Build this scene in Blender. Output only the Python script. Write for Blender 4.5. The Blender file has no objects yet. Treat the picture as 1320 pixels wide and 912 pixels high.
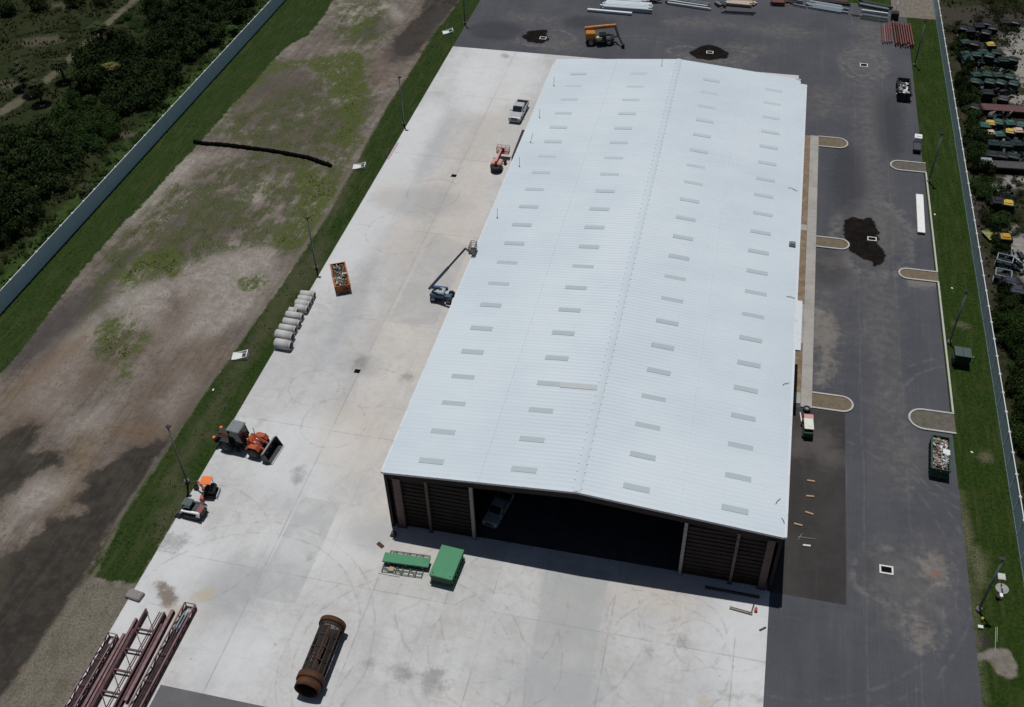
import bpy, bmesh, math, random
import numpy as np
from mathutils import Vector, Matrix
R = math.radians
random.seed(7)
rng = np.random.default_rng(11)
scene = bpy.context.scene
COL = scene.collection
# ------------------------------------------------------------------ camera
F, PITCH, ROLL, YAW, H = 1338.5687, 0.7415524, -0.0321111, -0.2478956, 67.0
_cp, _sp = math.cos(PITCH), math.sin(PITCH)
FWD = np.array([math.sin(YAW) * _cp, math.cos(YAW) * _cp, -_sp])
_r = np.array([math.cos(YAW), -math.sin(YAW), 0.0])
_u = np.cross(_r, FWD)
CR = _r * math.cos(ROLL) + _u * math.sin(ROLL)
CU = _u * math.cos(ROLL) - _r * math.sin(ROLL)
def G(px, py, z=0.0):
    """surveyed point: where the sight line through a photo pixel meets height z"""
    d = FWD + CR * (px - 660) / F - CU * (py - 456) / F
    t = (z - H) / d[2]
    return (float(t * d[0]), float(t * d[1]))
cam = bpy.data.cameras.new('camera')
cam.sensor_width = 36.0
cam.lens = F / 1320.0 * 36.0
cam.clip_start, cam.clip_end = 0.5, 3000
camo = bpy.data.objects.new('camera', cam)
COL.objects.link(camo)
m = Matrix.Identity(4)
for i in range(3):
    m[i][0], m[i][1], m[i][2] = CR[i], CU[i], -FWD[i]
m[2][3] = H
camo.matrix_world = m
scene.camera = camo
# ------------------------------------------------------------------ light
SUN = Vector((-0.1014, 0.1951, 1.0)).normalized()
elev = math.asin(SUN.z)
azim = math.atan2(SUN.x, SUN.y)
world = bpy.data.worlds.new('World')
scene.world = world
world.use_nodes = True
nt = world.node_tree
sky = nt.nodes.new('ShaderNodeTexSky')
sky.sky_type = 'NISHITA'
sky.sun_disc = False
sky.sun_elevation = elev
sky.sun_rotation = azim
bg = nt.nodes['Background']
nt.links.new(sky.outputs[0], bg.inputs[0])
bg.inputs[1].default_value = 0.05
sl = bpy.data.lights.new('sun', 'SUN')
sl.energy = 5.0
sl.angle = R(0.53)
sl.color = (1.0, 0.978, 0.945)
so = bpy.data.objects.new('sun', sl)
COL.objects.link(so)
so.rotation_euler = SUN.to_track_quat('Z', 'Y').to_euler()
so.location = (0, 0, 200)
vs = scene.view_settings
vs.view_transform = 'Standard'
vs.look = 'None'
vs.gamma = 1
vs.exposure = -0.66
scene.render.engine = 'CYCLES'
scene.cycles.max_bounces = 5

# ------------------------------------------------------------------ nodes
def c4(c):
    return (c[0], c[1], c[2], 1.0)
class NG:
    def __init__(s, name, rough=0.8, metal=0.0, spec=0.3):
        s.m = bpy.data.materials.new(name)
        s.m.use_nodes = True
        s.t = s.m.node_tree
        s.b = s.t.nodes['Principled BSDF']
        s.b.inputs['Roughness'].default_value = rough
        s.b.inputs['Metallic'].default_value = metal
        s.b.inputs['Specular IOR Level'].default_value = spec
        s._co = None
    def n(s, typ, **kw):
        x = s.t.nodes.new('ShaderNode' + typ)
        for k, v in kw.items():
            setattr(x, k, v)
        return x
    def put(s, sock, v):
        if isinstance(v, bpy.types.NodeSocket):
            s.t.links.new(v, sock)
        elif isinstance(v, (tuple, list)):
            sock.default_value = c4(v) if sock.type == 'RGBA' else v
        else:
            sock.default_value = v
    @property
    def co(s):
        if s._co is None:
            s._co = s.n('TexCoord').outputs['Object']
        return s._co
    def map(s, scale, rot=0.0, loc=(0, 0, 0)):
        x = s.n('Mapping')
        s.t.links.new(s.co, x.inputs[0])
        x.inputs['Location'].default_value = loc
        x.inputs['Rotation'].default_value = (0, 0, rot)
        x.inputs['Scale'].default_value = scale
        return x.outputs[0]
    def noise(s, scale, detail=4, rough=0.55, vec=None, dist=0.0):
        x = s.n('TexNoise')
        s.put(x.inputs['Vector'], vec if vec is not None else s.co)
        x.inputs['Scale'].default_value = scale
        x.inputs['Detail'].default_value = detail
        x.inputs['Roughness'].default_value = rough
        x.inputs['Distortion'].default_value = dist
        return x.outputs['Fac']
    def math(s, op, a, b=0.0, clamp=False):
        x = s.n('Math', operation=op, use_clamp=clamp)
        s.put(x.inputs[0], a)
        s.put(x.inputs[1], b)
        return x.outputs[0]
    def step(s, v, a, b, lo=0.0, hi=1.0):
        x = s.n('MapRange', interpolation_type='SMOOTHSTEP')
        s.put(x.inputs[0], v)
        x.inputs[1].default_value, x.inputs[2].default_value = a, b
        x.inputs[3].default_value, x.inputs[4].default_value = lo, hi
        return x.outputs[0]
    def mix(s, f, a, b, mode='MIX'):
        x = s.n('Mix', data_type='RGBA', blend_type=mode)
        s.put(x.inputs[0], f)
        s.put(x.inputs[6], a)
        s.put(x.inputs[7], b)
        return x.outputs[2]
    def attr(s, name):
        return s.n('Attribute', attribute_name=name).outputs['Fac']
    def mask(s, name, wob, soft):
        """irregular edged mask from a signed distance attribute (metres); wob = noise socket summed in"""
        return s.step(s.math('ADD', s.attr(name), wob), -soft, soft)
    def cen(s, fac, amp):
        return s.math('MULTIPLY', s.math('SUBTRACT', fac, 0.5), amp)
    def xyz(s):
        x = s.n('SeparateXYZ')
        s.t.links.new(s.co, x.inputs[0])
        return x.outputs
    def rand(s):
        return s.n('NewGeometry').outputs['Random Per Island']
    def bump(s, h, dist=0.05, strength=1.0):
        x = s.n('Bump')
        s.put(x.inputs['Height'], h)
        x.inputs['Distance'].default_value = dist
        x.inputs['Strength'].default_value = strength
        s.t.links.new(x.outputs[0], s.b.inputs['Normal'])
    def color(s, v):
        s.put(s.b.inputs['Base Color'], v)
        return s.m

_mats = {}
def paint(name, col, rough=0.45, metal=0.0, wear=0.35, scale=2.5, dirt=(0.10, 0.085, 0.07), spec=0.4):
    """painted / metal / timber surface with uneven tone, grime and streaks"""
    if name in _mats:
        return _mats[name]
    g = NG(name, rough, metal, spec)
    a = g.noise(scale, 5, 0.6)
    b = g.noise(scale * 6, 3, 0.6)
    c = g.mix(g.step(b, 0.3, 0.75, 0.0, 0.5 * wear), col, tuple(min(1, x * 1.35 + 0.01) for x in col))
    c = g.mix(g.step(a, 0.48, 0.75, 0.0, wear), c, dirt)
    g.put(g.b.inputs['Roughness'], g.step(a, 0.3, 0.8, rough * 0.8, min(1, rough * 1.4)))
    _mats[name] = g.color(c)
    return _mats[name]
def rusty(name, col, rust=(0.16, 0.06, 0.025), amt=0.6, scale=1.6):
    if name in _mats:
        return _mats[name]
    g = NG(name, 0.75, 0.0, 0.25)
    a = g.noise(scale, 8, 0.68)
    b = g.noise(scale * 9, 4, 0.6)
    c = g.mix(g.step(a, 0.55 - 0.25 * amt, 0.72 - 0.2 * amt, 0, 0.95), col, rust)
    c = g.mix(g.step(b, 0.4, 0.75, 0, 0.55), c, tuple(x * 0.45 for x in rust))
    g.bump(b, 0.01, 0.5)
    _mats[name] = g.color(c)
    return _mats[name]

# ------------------------------------------------------------------ mesh building
class MB:
    def __init__(s):
        s.bm = bmesh.new()
    def box(s, c, d, rz=0.0, ry=0.0, rx=0.0, taper=None):
        """box centre c, full size d; taper=(sx,sy) scales the top"""
        vs_ = []
        mt = Matrix.Translation(c) @ Matrix.Rotation(rz, 4, 'Z') @ Matrix.Rotation(ry, 4, 'Y') @ Matrix.Rotation(rx, 4, 'X')
        for z in (-.5, .5):
            for x, y in ((-.5, -.5), (.5, -.5), (.5, .5), (-.5, .5)):
                k = taper if (taper and z > 0) else (1, 1)
                vs_.append(s.bm.verts.new(mt @ Vector((x * d[0] * k[0], y * d[1] * k[1], z * d[2]))))
        for f in ((3, 2, 1, 0), (4, 5, 6, 7), (0, 1, 5, 4), (1, 2, 6, 5), (2, 3, 7, 6), (3, 0, 4, 7)):
            s.bm.faces.new([vs_[i] for i in f])
        return s
    def bar(s, a, b, w, h=None):
        """square bar from a to b"""
        a, b = Vector(a), Vector(b)
        h = h or w
        d = b - a
        L = d.length
        z = d / L
        up = Vector((0, 0, 1)) if abs(z.z) < 0.95 else Vector((1, 0, 0))
        x = z.cross(up).normalized()
        y = x.cross(z)
        q = []
        for t in (a, b):
            for i, j in ((-.5, -.5), (.5, -.5), (.5, .5), (-.5, .5)):
                q.append(s.bm.verts.new(t + x * i * w + y * j * h))
        for f in ((3, 2, 1, 0), (4, 5, 6, 7), (0, 1, 5, 4), (1, 2, 6, 5), (2, 3, 7, 6), (3, 0, 4, 7)):
            s.bm.faces.new([q[i] for i in f])
        return s
    def tube(s, a, b, r, r2=None, n=12, cap=True):
        a, b = Vector(a), Vector(b)
        r2 = r if r2 is None else r2
        z = (b - a).normalized()
        up = Vector((0, 0, 1)) if abs(z.z) < 0.95 else Vector((1, 0, 0))
        x = z.cross(up).normalized()
        y = x.cross(z)
        A, B = [], []
        for i in range(n):
            t = 2 * math.pi * i / n
            o = x * math.cos(t) + y * math.sin(t)
            A.append(s.bm.verts.new(a + o * r))
            B.append(s.bm.verts.new(b + o * r2))
        for i in range(n):
            j = (i + 1) % n
            s.bm.faces.new((A[i], B[i], B[j], A[j])).smooth = True
        if cap:
            s.bm.faces.new(A)
            s.bm.faces.new(B[::-1])
        return s
    def pipe(s, a, b, r, t, n=20):
        """open pipe with wall thickness t"""
        a, b = Vector(a), Vector(b)
        z = (b - a).normalized()
        up = Vector((0, 0, 1)) if abs(z.z) < 0.95 else Vector((1, 0, 0))
        x = z.cross(up).normalized()
        y = x.cross(z)
        rings = []
        for p, rr in ((a, r), (b, r), (b, r - t), (a, r - t)):
            rings.append([s.bm.verts.new(p + (x * math.cos(2 * math.pi * i / n) + y * math.sin(2 * math.pi * i / n)) * rr) for i in range(n)])
        for k in range(4):
            A, B = rings[k], rings[(k + 1) % 4]
            for i in range(n):
                j = (i + 1) % n
                s.bm.faces.new((A[i], B[i], B[j], A[j])).smooth = k in (0, 2)
        return s
    def prism(s, pts, y0, y1, axis='y'):
        """profile pts (x,z) extruded along y (or (x,y) along z, or (y,z) along x)"""
        f = {'y': lambda p, t: (p[0], t, p[1]), 'z': lambda p, t: (p[0], p[1], t), 'x': lambda p, t: (t, p[0], p[1])}[axis]
        A = [s.bm.verts.new(f(p, y0)) for p in pts]
        B = [s.bm.verts.new(f(p, y1)) for p in pts]
        n = len(pts)
        for i in range(n):
            j = (i + 1) % n
            s.bm.faces.new((A[i], A[j], B[j], B[i]))
        s.bm.faces.new(A[::-1])
        s.bm.faces.new(B)
        return s
    def build(s, name, mat, parent=None, bevel=0.0, loc=None):
        if s.bm.faces:
            bmesh.ops.recalc_face_normals(s.bm, faces=s.bm.faces)
        if bevel:
            es = [e for e in s.bm.edges if len(e.link_faces) == 2 and e.calc_face_angle(0) > 0.5]
            bmesh.ops.bevel(s.bm, geom=es, offset=bevel, segments=2, affect='EDGES', clamp_overlap=True)
        me = bpy.data.meshes.new(name)
        s.bm.to_mesh(me)
        s.bm.free()
        me.materials.append(mat)
        o = bpy.data.objects.new(name, me)
        COL.objects.link(o)
        if parent is not None:
            o.parent = parent
        if loc is not None:
            o.location = loc
        return o
def thing(name, label, cat, loc=(0, 0, 0), rz=0.0, group=None):
    o = bpy.data.objects.new(name, None)
    COL.objects.link(o)
    o.location = loc if len(loc) == 3 else (loc[0], loc[1], 0)
    o.rotation_euler = (0, 0, rz)
    o.empty_display_size = 0.3
    return tag(o, label, cat, group)
def tag(o, label, cat, group=None):
    o['label'] = label
    o['category'] = cat
    if group:
        o['group'] = group
    return o
def dup(root, loc, rz, label=None, group=None, scale=None):
    def cp(o, parent):
        c = o.copy()
        COL.objects.link(c)
        if parent is not None:
            c.parent = parent
        for ch in [x for x in bpy.data.objects if x.parent == o]:
            cp(ch, c)
        return c
    r = cp(root, None)
    r.location = loc if len(loc) == 3 else (loc[0], loc[1], 0)
    r.rotation_euler = (0, 0, rz)
    if scale is not None:
        r.scale = scale
    if label:
        r['label'] = label
    if group:
        r['group'] = group
    return r
def mesh_np(name, v, f, mat, parent=None, smooth=False):
    me = bpy.data.meshes.new(name)
    v = np.asarray(v, np.float32)
    f = np.asarray(f, np.int32)
    k = f.shape[1]
    me.vertices.add(len(v))
    me.vertices.foreach_set('co', v.ravel())
    me.loops.add(f.size)
    me.loops.foreach_set('vertex_index', f.ravel())
    me.polygons.add(len(f))
    me.polygons.foreach_set('loop_start', np.arange(0, f.size, k, dtype=np.int32))
    me.update(calc_edges=True)
    if smooth:
        me.polygons.foreach_set('use_smooth', np.ones(len(f), bool))
    me.materials.append(mat)
    o = bpy.data.objects.new(name, me)
    COL.objects.link(o)
    if parent is not None:
        o.parent = parent
    return o
# ------------------------------------------------------------------ ground sheets
def sdist(P, poly):
    """signed distance (positive inside) of points P to a polygon, metres"""
    poly = np.asarray(poly, float)
    d = np.full(len(P), 1e9)
    ins = np.zeros(len(P), bool)
    n = len(poly)
    for i in range(n):
        a, b = poly[i], poly[(i + 1) % n]
        e = b - a
        w = P - a
        t = np.clip((w @ e) / max(e @ e, 1e-9), 0, 1)
        d = np.minimum(d, np.linalg.norm(w - t[:, None] * e, axis=1))
        c = ((a[1] > P[:, 1]) != (b[1] > P[:, 1]))
        with np.errstate(divide='ignore', invalid='ignore'):
            xi = a[0] + (P[:, 1] - a[1]) * e[0] / (e[1] if e[1] else 1e-9)
        ins ^= c & (P[:, 0] < xi)
    return np.where(ins, d, -d)
def pxpoly(s):
    return [G(*p) for p in s]
def ell(px, py, rx, ry, rot=0.0, n=14):
    """ellipse in metres around the ground point of a pixel"""
    c = G(px, py)
    o = []
    for i in range(n):
        t = 2 * math.pi * i / n
        x, y = rx * math.cos(t), ry * math.sin(t)
        o.append((c[0] + x * math.cos(rot) - y * math.sin(rot), c[1] + x * math.sin(rot) + y * math.cos(rot)))
    return o
def sheet(name, x0, x1, y0, y1, res, z, masks, mat):
    nx, ny = max(2, int((x1 - x0) / res) + 1), max(2, int((y1 - y0) / res) + 1)
    X, Y = np.meshgrid(np.linspace(x0, x1, nx), np.linspace(y0, y1, ny))
    P = np.stack([X.ravel(), Y.ravel()], 1)
    v = np.c_[P, np.full(len(P), z)]
    i = (np.arange(ny - 1)[:, None] * nx + np.arange(nx - 1)[None, :]).ravel()
    o = mesh_np(name, v, np.stack([i, i + 1, i + nx + 1, i + nx], 1), mat)
    for k, polys in masks.items():
        d = np.full(len(P), -6.0)
        for p in polys:
            d = np.maximum(d, sdist(P, p))
        at = o.data.attributes.new(k, 'FLOAT', 'POINT')
        at.data.foreach_set('value', np.clip(d, -6, 6).astype(np.float32))
    o['kind'] = 'structure'
    return o

GRASS_D, GRASS_L = (0.016, 0.033, 0.006), (0.048, 0.078, 0.012)
def grass_color(g):
    a = g.noise(0.35, 5, 0.6)
    b = g.noise(3.5, 5, 0.7)
    c = g.noise(18, 2, 0.7)
    col = g.mix(g.step(b, 0.35, 0.7), (0.010, 0.024, 0.003), (0.027, 0.049, 0.007))
    col = g.mix(g.step(a, 0.5, 0.75, 0, 0.5), col, (0.040, 0.046, 0.014))
    col = g.mix(g.step(g.noise(0.9, 4, 0.6, g.map((2.2, 0.25, 1))), 0.46, 0.70, 0, 0.6), col, (0.044, 0.052, 0.018))
    return g.mix(g.step(c, 0.5, 0.85, 0, 0.4), col, (0.042, 0.066, 0.016))

# --- wide base ground: rough scrub all round
g = NG('scrub', 0.95, 0, 0.1)
a, b, c = g.noise(0.06, 5, 0.6), g.noise(0.9, 6, 0.7), g.noise(7, 3, 0.7)
col = g.mix(g.step(b, 0.35, 0.7), (0.013, 0.020, 0.007), (0.034, 0.040, 0.014))
col = g.mix(g.step(a, 0.5, 0.7, 0, 0.6), col, (0.05, 0.046, 0.03))
col = g.mix(g.step(c, 0.5, 0.8, 0, 0.5), col, (0.052, 0.06, 0.024))
MAT_SCRUB = g.color(col)
sheet('ground', -700, 700, -300, 1500, 40, -0.03, {}, MAT_SCRUB)

# --- scrub beyond the west fence with a sandy path
g = NG('west_scrub', 0.95, 0, 0.1)
a, b, c = g.noise(0.12, 5, 0.6), g.noise(1.2, 6, 0.72), g.noise(8, 3, 0.7)
col = g.mix(g.step(b, 0.35, 0.7), (0.010, 0.017, 0.005), (0.028, 0.036, 0.011))
col = g.mix(g.step(a, 0.42, 0.62, 0, 0.6), col, (0.029, 0.031, 0.013))
col = g.mix(g.step(c, 0.5, 0.8, 0, 0.5), col, (0.05, 0.058, 0.022))
w = g.math('ADD', g.cen(a, 2.2), g.cen(b, 2.4))
col = g.mix(g.mask('verge', w, 0.8), col, g.mix(g.step(b, 0.3, 0.7), (0.018, 0.037, 0.009), (0.042, 0.07, 0.016)))
col = g.mix(g.math('MULTIPLY', g.mask('path', g.math('ADD', g.cen(b, 1.4), g.cen(c, 0.8)), 0.25), g.step(a, 0.3, 0.5, 0.4, 0.85)), col, g.mix(b, (0.085, 0.075, 0.05), (0.18, 0.16, 0.115)))
col = g.mix(g.math('MULTIPLY', g.mask('sand', g.cen(b, 3.4), 0.9), 0.4), col, (0.15, 0.125, 0.10))
g.bump(b, 0.4, 0.6)
pth = [(0, 140), (20, 128), (62, 96), (85, 75), (110, 52), (136, 28), (155, 12), (175, -4), (182, -2), (162, 14), (143, 31), (118, 55), (92, 79), (68, 102), (26, 136), (0, 152)]
sheet('scrub_ground', -140, -70.2, 20, 185, 0.6, -0.008, {
    'path': [pxpoly(pth)],
    'verge': [[(-74.5, 50), (-70, 50), (-70, 175), (-73.5, 175)]],
    'sand': [ell(55, 53, 3.5, 1.6, .4), ell(57, 138, 1.5, .7), ell(8, 178, 2, .7), ell(10, 110, 2.5, 1.2), ell(78, 8, 2, .8), ell(165, 175, 1.5, .8)],
}, g.color(col))

# --- west field: lawn strips, weedy dirt, wet silt, gravel
g = NG('west_field', 0.92, 0, 0.15)
a, b, c = g.noise(0.16, 6, 0.62), g.noise(0.9, 7, 0.7), g.noise(6.5, 4, 0.7)
tr = g.noise(1.0, 5, 0.65, g.map((1.6, 0.09, 1), R(-4)))
tr2 = g.noise(1.0, 4, 0.6, g.map((4.5, 0.14, 1), R(-9)))
dirt = g.mix(g.step(a, 0.3, 0.7), (0.128, 0.106, 0.088), (0.238, 0.208, 0.180))
dirt = g.mix(g.step(tr, 0.4, 0.7, 0, 0.55), dirt, (0.075, 0.062, 0.055))
dirt = g.mix(g.step(tr2, 0.52, 0.72, 0, 0.5), dirt, (0.235, 0.205, 0.18))
dirt = g.mix(g.step(b, 0.42, 0.68, 0, 0.55), dirt, (0.084, 0.068, 0.054))
dirt = g.mix(g.step(g.noise(2.6, 5, 0.7), 0.5, 0.72, 0, 0.5), dirt, (0.260, 0.232, 0.205))
dirt = g.mix(g.step(c, 0.35, 0.75, 0, 0.4), dirt, (0.082, 0.072, 0.064))
big = g.math('ADD', g.cen(a, 3.4), g.cen(b, 3.0))
fine = g.math('ADD', g.cen(b, 4.6), g.cen(c, 2.6))
dirt = g.mix(g.math('MULTIPLY', g.mask('pale', big, 1.2), 0.75), dirt, g.mix(g.step(b, 0.35, 0.65), (0.205, 0.182, 0.160), (0.345, 0.315, 0.285)))
dirt = g.mix(g.math('MULTIPLY', g.mask('brown', g.math('ADD', big, g.cen(tr, 3)), 1.5), 0.45), dirt, (0.105, 0.073, 0.052))
dirt = g.mix(g.math('MULTIPLY', g.mask('ochre', big, 1.6), 0.42), dirt, (0.15, 0.092, 0.042))
wet = g.mix(g.step(b, 0.35, 0.75), (0.026, 0.022, 0.019), (0.050, 0.043, 0.036))
wet = g.mix(g.step(a, 0.45, 0.7, 0, .7), wet, (0.066, 0.060, 0.044))
wet = g.mix(g.step(tr, 0.5, 0.7, 0, .5), wet, (0.075, 0.066, 0.056))
dirt = g.mix(g.math('MULTIPLY', g.mask('wet', g.math('ADD', 0.9, g.math('ADD', g.cen(a, 3.4), g.cen(b, 3.5))), 1.0), 0.5), dirt, (0.088, 0.066, 0.05))
dirt = g.mix(g.mask('wet', g.math('ADD', g.cen(a, 3.4), g.math('ADD', g.cen(b, 2.8), g.cen(c, .5))), 0.4), dirt, wet)
dirt = g.mix(g.math('MULTIPLY', g.mask('damp', big, 1.6), 0.75), dirt, (0.045, 0.040, 0.038))
grav = g.mix(g.step(c, 0.3, 0.7), (0.092, 0.080, 0.060), (0.20, 0.182, 0.148))
m5 = g.noise(0.5, 6, 0.7, g.map((1.4, 0.5, 1), R(-15)))
grav = g.mix(g.step(b, 0.45, 0.75, 0, 0.6), grav, (0.10, 0.092, 0.07))
dirt = g.mix(g.mask('gravel', g.math('ADD', g.cen(b, 1.4), g.cen(c, .6)), 0.3), dirt, g.mix(g.step(m5, 0.45, 0.65, 0, 0.5), grav, (0.075, 0.066, 0.046)))
weed = g.mix(g.step(c, 0.4, 0.62), g.mix(g.step(b, 0.35, 0.7), (0.022, 0.038, 0.009), (0.060, 0.078, 0.016)), (0.082, 0.104, 0.022))
gapn = g.step(g.noise(1.5, 7, 0.75, g.map((1.25, 0.75, 1), R(-8))), 0.40, 0.53)
clod = g.math('MULTIPLY', g.step(g.noise(3.4, 4, 0.65, g.map((1.3, 0.7, 1))), 0.54, 0.62), g.step(b, 0.42, 0.6))
dirt = g.mix(g.math('MULTIPLY', clod, 0.62), dirt, (0.058, 0.050, 0.044))
dirt = g.mix(g.math('MULTIPLY', g.mask('dead', fine, 0.8), g.step(c, 0.32, 0.6, 0.25, 0.85)), dirt, (0.062, 0.055, 0.04))
m4 = g.noise(0.42, 6, 0.68, g.map((1.5, 0.8, 1), R(-8)))
spots = g.math('MULTIPLY', g.step(m4, 0.40, 0.54), g.step(c, 0.34, 0.56, 0.2, 1.0))
dirt = g.mix(g.math('MULTIPLY', g.mask('sparse', fine, 1.2), spots), dirt, g.mix(g.step(b, 0.35, 0.7), (0.036, 0.048, 0.014), (0.072, 0.082, 0.026)))
wm = g.mask('weed', g.math('ADD', g.math('ADD', g.cen(b, 2.6), g.cen(c, 1.6)), g.cen(m4, 3.4)), 0.55)
dirt = g.mix(g.math('MULTIPLY', g.math('MULTIPLY', wm, gapn), g.step(c, 0.28, 0.52, 0.45, 1.0)), dirt, weed)
lawn = grass_color(g)
lawn = g.mix(g.math('MULTIPLY', g.mask('thin', big, 1.0), g.step(c, 0.35, 0.6, 0.25, 0.75)), lawn, g.mix(b, (0.045, 0.047, 0.022), (0.10, 0.09, 0.06)))
col = g.mix(g.mask('lawn', g.math('ADD', g.cen(b, 1.5), g.cen(c, 0.7)), 0.12), dirt, lawn)
col = g.mix(g.math('MULTIPLY', g.mask('fringe', g.math('ADD', g.cen(b, .9), g.cen(c, .6)), 0.15), 0.75), col, (0.13, 0.115, 0.09))
g.bump(g.math('ADD', g.math('MULTIPLY', b, 1.0), g.math('ADD', g.math('MULTIPLY', tr, 0.8), g.math('MULTIPLY', c, 0.25))), 0.16, 0.6)
MAT_FIELD = g.color(col)
W_LAWN = [
    pxpoly([(-60, 435), (0, 378), (368, 0), (430, -45), (480, -40), (430, 0), (418, 20), (398, 45), (370, 60), (345, 85), (330, 105), (300, 135), (262, 180), (228, 215), (190, 258), (155, 292), (122, 330), (95, 362), (70, 395), (45, 430), (20, 462), (0, 482), (-60, 540)]),
    pxpoly([(606, -20), (578, 20), (558, 45), (542, 72), (520, 105), (500, 135), (480, 168), (462, 205), (442, 240), (425, 272), (400, 310), (378, 345), (355, 378), (330, 412), (310, 440), (290, 470), (262, 508), (235, 545), (208, 590), (182, 625), (158, 665), (135, 700), (112, 742), (130, 748), (176, 752), (270, 600), (420, 345), (640, -20)]),
]
W_WEED = [
    pxpoly([(395, 0), (350, 60), (360, 80), (420, 75), (455, 62), (470, 75), (475, 100), (450, 110), (420, 100), (395, 85), (350, 95), (300, 140), (280, 160), (335, 75), (370, 20)]),
    pxpoly([(432, 95), (470, 100), (478, 120), (462, 165), (470, 185), (440, 195), (425, 180), (440, 150), (428, 120)]),
    pxpoly([(380, 215), (425, 225), (445, 245), (420, 270), (400, 300), (375, 325), (340, 315), (372, 290), (385, 255)]),
    pxpoly([(190, 325), (220, 318), (240, 335), (225, 362), (190, 350), (165, 372), (150, 362), (165, 340)]),
    pxpoly([(118, 440), (135, 415), (155, 408), (165, 418), (150, 435), (132, 448)]),
    pxpoly([(310, 362), (340, 350), (350, 362), (330, 376), (312, 375)]),
    pxpoly([(155, 470), (170, 470), (165, 495), (152, 488)]),
    pxpoly([(165, 448), (190, 434), (186, 444), (168, 456)]),
    pxpoly([(450, 40), (470, 15), (478, 30), (460, 48)]),
]
W_SPARSE = [pxpoly([(400, 70), (475, 70), (478, 130), (455, 200), (420, 280), (385, 330), (350, 330), (400, 250), (430, 180), (410, 120)]), pxpoly([(430, 0), (500, 0), (505, 40), (470, 70), (430, 50)]), pxpoly([(130, 330), (230, 230), (260, 250), (180, 330), (110, 420)]), 
    pxpoly([(240, 230), (330, 195), (400, 200), (440, 235), (400, 290), (330, 320), (270, 330), (245, 345), (150, 380), (170, 330), (215, 300), (250, 262)]),
    pxpoly([(300, 150), (420, 95), (470, 150), (430, 205), (330, 190), (270, 175)]),
    pxpoly([(110, 450), (160, 400), (195, 432), (165, 470), (130, 470)]),
]
W_DEAD = [pxpoly([(205, 290), (250, 250), (300, 245), (310, 290), (260, 335), (200, 350), (190, 320)]), pxpoly([(290, 120), (360, 70), (420, 110), (380, 160), (300, 170)]), pxpoly([(490, 120), (440, 200), (300, 245), (340, 170)])]
W_WET = [
    pxpoly([(-80, 620), (10, 560), (38, 545), (52, 548), (45, 572), (25, 590), (60, 580), (82, 582), (80, 598), (52, 606), (30, 622), (0, 645), (-80, 700)]),
    pxpoly([(222, 568), (200, 570), (165, 575), (152, 590), (120, 608), (108, 628), (92, 650), (112, 655), (100, 664), (60, 672), (55, 690), (20, 712), (-60, 755), (-60, 985), (20, 880), (60, 820), (110, 745), (160, 660), (200, 600)]),
    pxpoly([(508, 50), (540, 20), (560, -20), (615, -20), (580, 15), (556, 42), (540, 68), (522, 74), (508, 66)]),
]
W_DAMP = [ell(75, 415, 2.4, 7.5, R(-12)), ell(45, 445, 2.0, 5, R(-12)), ell(150, 345, 1.2, 4, R(-10)), ell(480, 35, 2.5, 4), ell(255, 530, .8, 5), ell(238, 555, .8, 3), ell(560, 30, 2, 5), ell(520, 60, 2, 5)]
W_PALE = [pxpoly([(20, 520), (70, 450), (120, 400), (140, 420), (120, 470), (60, 540)]), pxpoly([(190, 520), (240, 480), (260, 500), (215, 550)]), pxpoly([(140, 250), (190, 210), (260, 200), (230, 240), (170, 290)]), pxpoly([(330, 225), (360, 220), (340, 260), (310, 260)]), 
    pxpoly([(160, 365), (220, 360), (225, 400), (215, 435), (180, 428), (150, 415), (140, 400)]),
    pxpoly([(88, 545), (130, 525), (125, 548), (90, 560)]), pxpoly([(15, 640), (40, 610), (75, 618), (95, 625), (80, 645), (30, 660)]),
    pxpoly([(225, 335), (320, 310), (360, 325), (330, 400), (270, 440), (235, 440)]),
    pxpoly([(-20, 800), (10, 820), (20, 835), (0, 850), (-30, 850)]),
    pxpoly([(430, 10), (500, 0), (520, 20), (490, 40), (440, 30)]),
]
W_BROWN = [ell(212, 420, 2.0, 6, R(-10)), ell(230, 500, 4, 8), ell(120, 470, 3, 4), ell(60, 500, 3, 7), ell(500, 80, 2.5, 7)]
W_OCHRE = [ell(105, 585, 1.3, 2.6, .4), ell(95, 640, 1.2, 2), ell(185, 560, 3.0, 1), ell(60, 470, 1, 6, R(-15)), ell(80, 730, 1, 4)]
W_GRAVEL = [pxpoly([(112, 748), (176, 752), (178, 770), (60, 990), (-80, 990), (20, 880), (60, 818)])]
W_FRINGE = [pxpoly([(120, 750), (158, 667), (208, 592), (262, 510), (330, 414), (425, 274), (500, 137), (540, 75), (537, 74), (497, 135), (421, 272), (326, 412), (258, 508), (204, 590), (153, 665), (114, 748)])]
W_THIN = [pxpoly([(415, 300), (430, 312), (345, 430), (290, 520), (250, 585), (215, 640), (205, 630), (240, 570), (280, 505), (330, 425), (380, 345)]), pxpoly([(225, 640), (242, 618), (236, 650), (205, 690), (200, 670)]), ell(407, 345, 1.0, .9), ell(360, 385, .6, 6), ell(270, 540, .6, 8), ell(440, 250, .6, 8)]
sheet('dirt_field', -70.2, -40.55, 15, 175, 0.42, 0.0, {'lawn': W_LAWN, 'weed': W_WEED, 'sparse': W_SPARSE, 'dead': W_DEAD, 'wet': W_WET, 'damp': W_DAMP,
      'pale': W_PALE, 'brown': W_BROWN, 'ochre': W_OCHRE, 'gravel': W_GRAVEL, 'fringe': W_FRINGE, 'thin': W_THIN}, MAT_FIELD)

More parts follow.
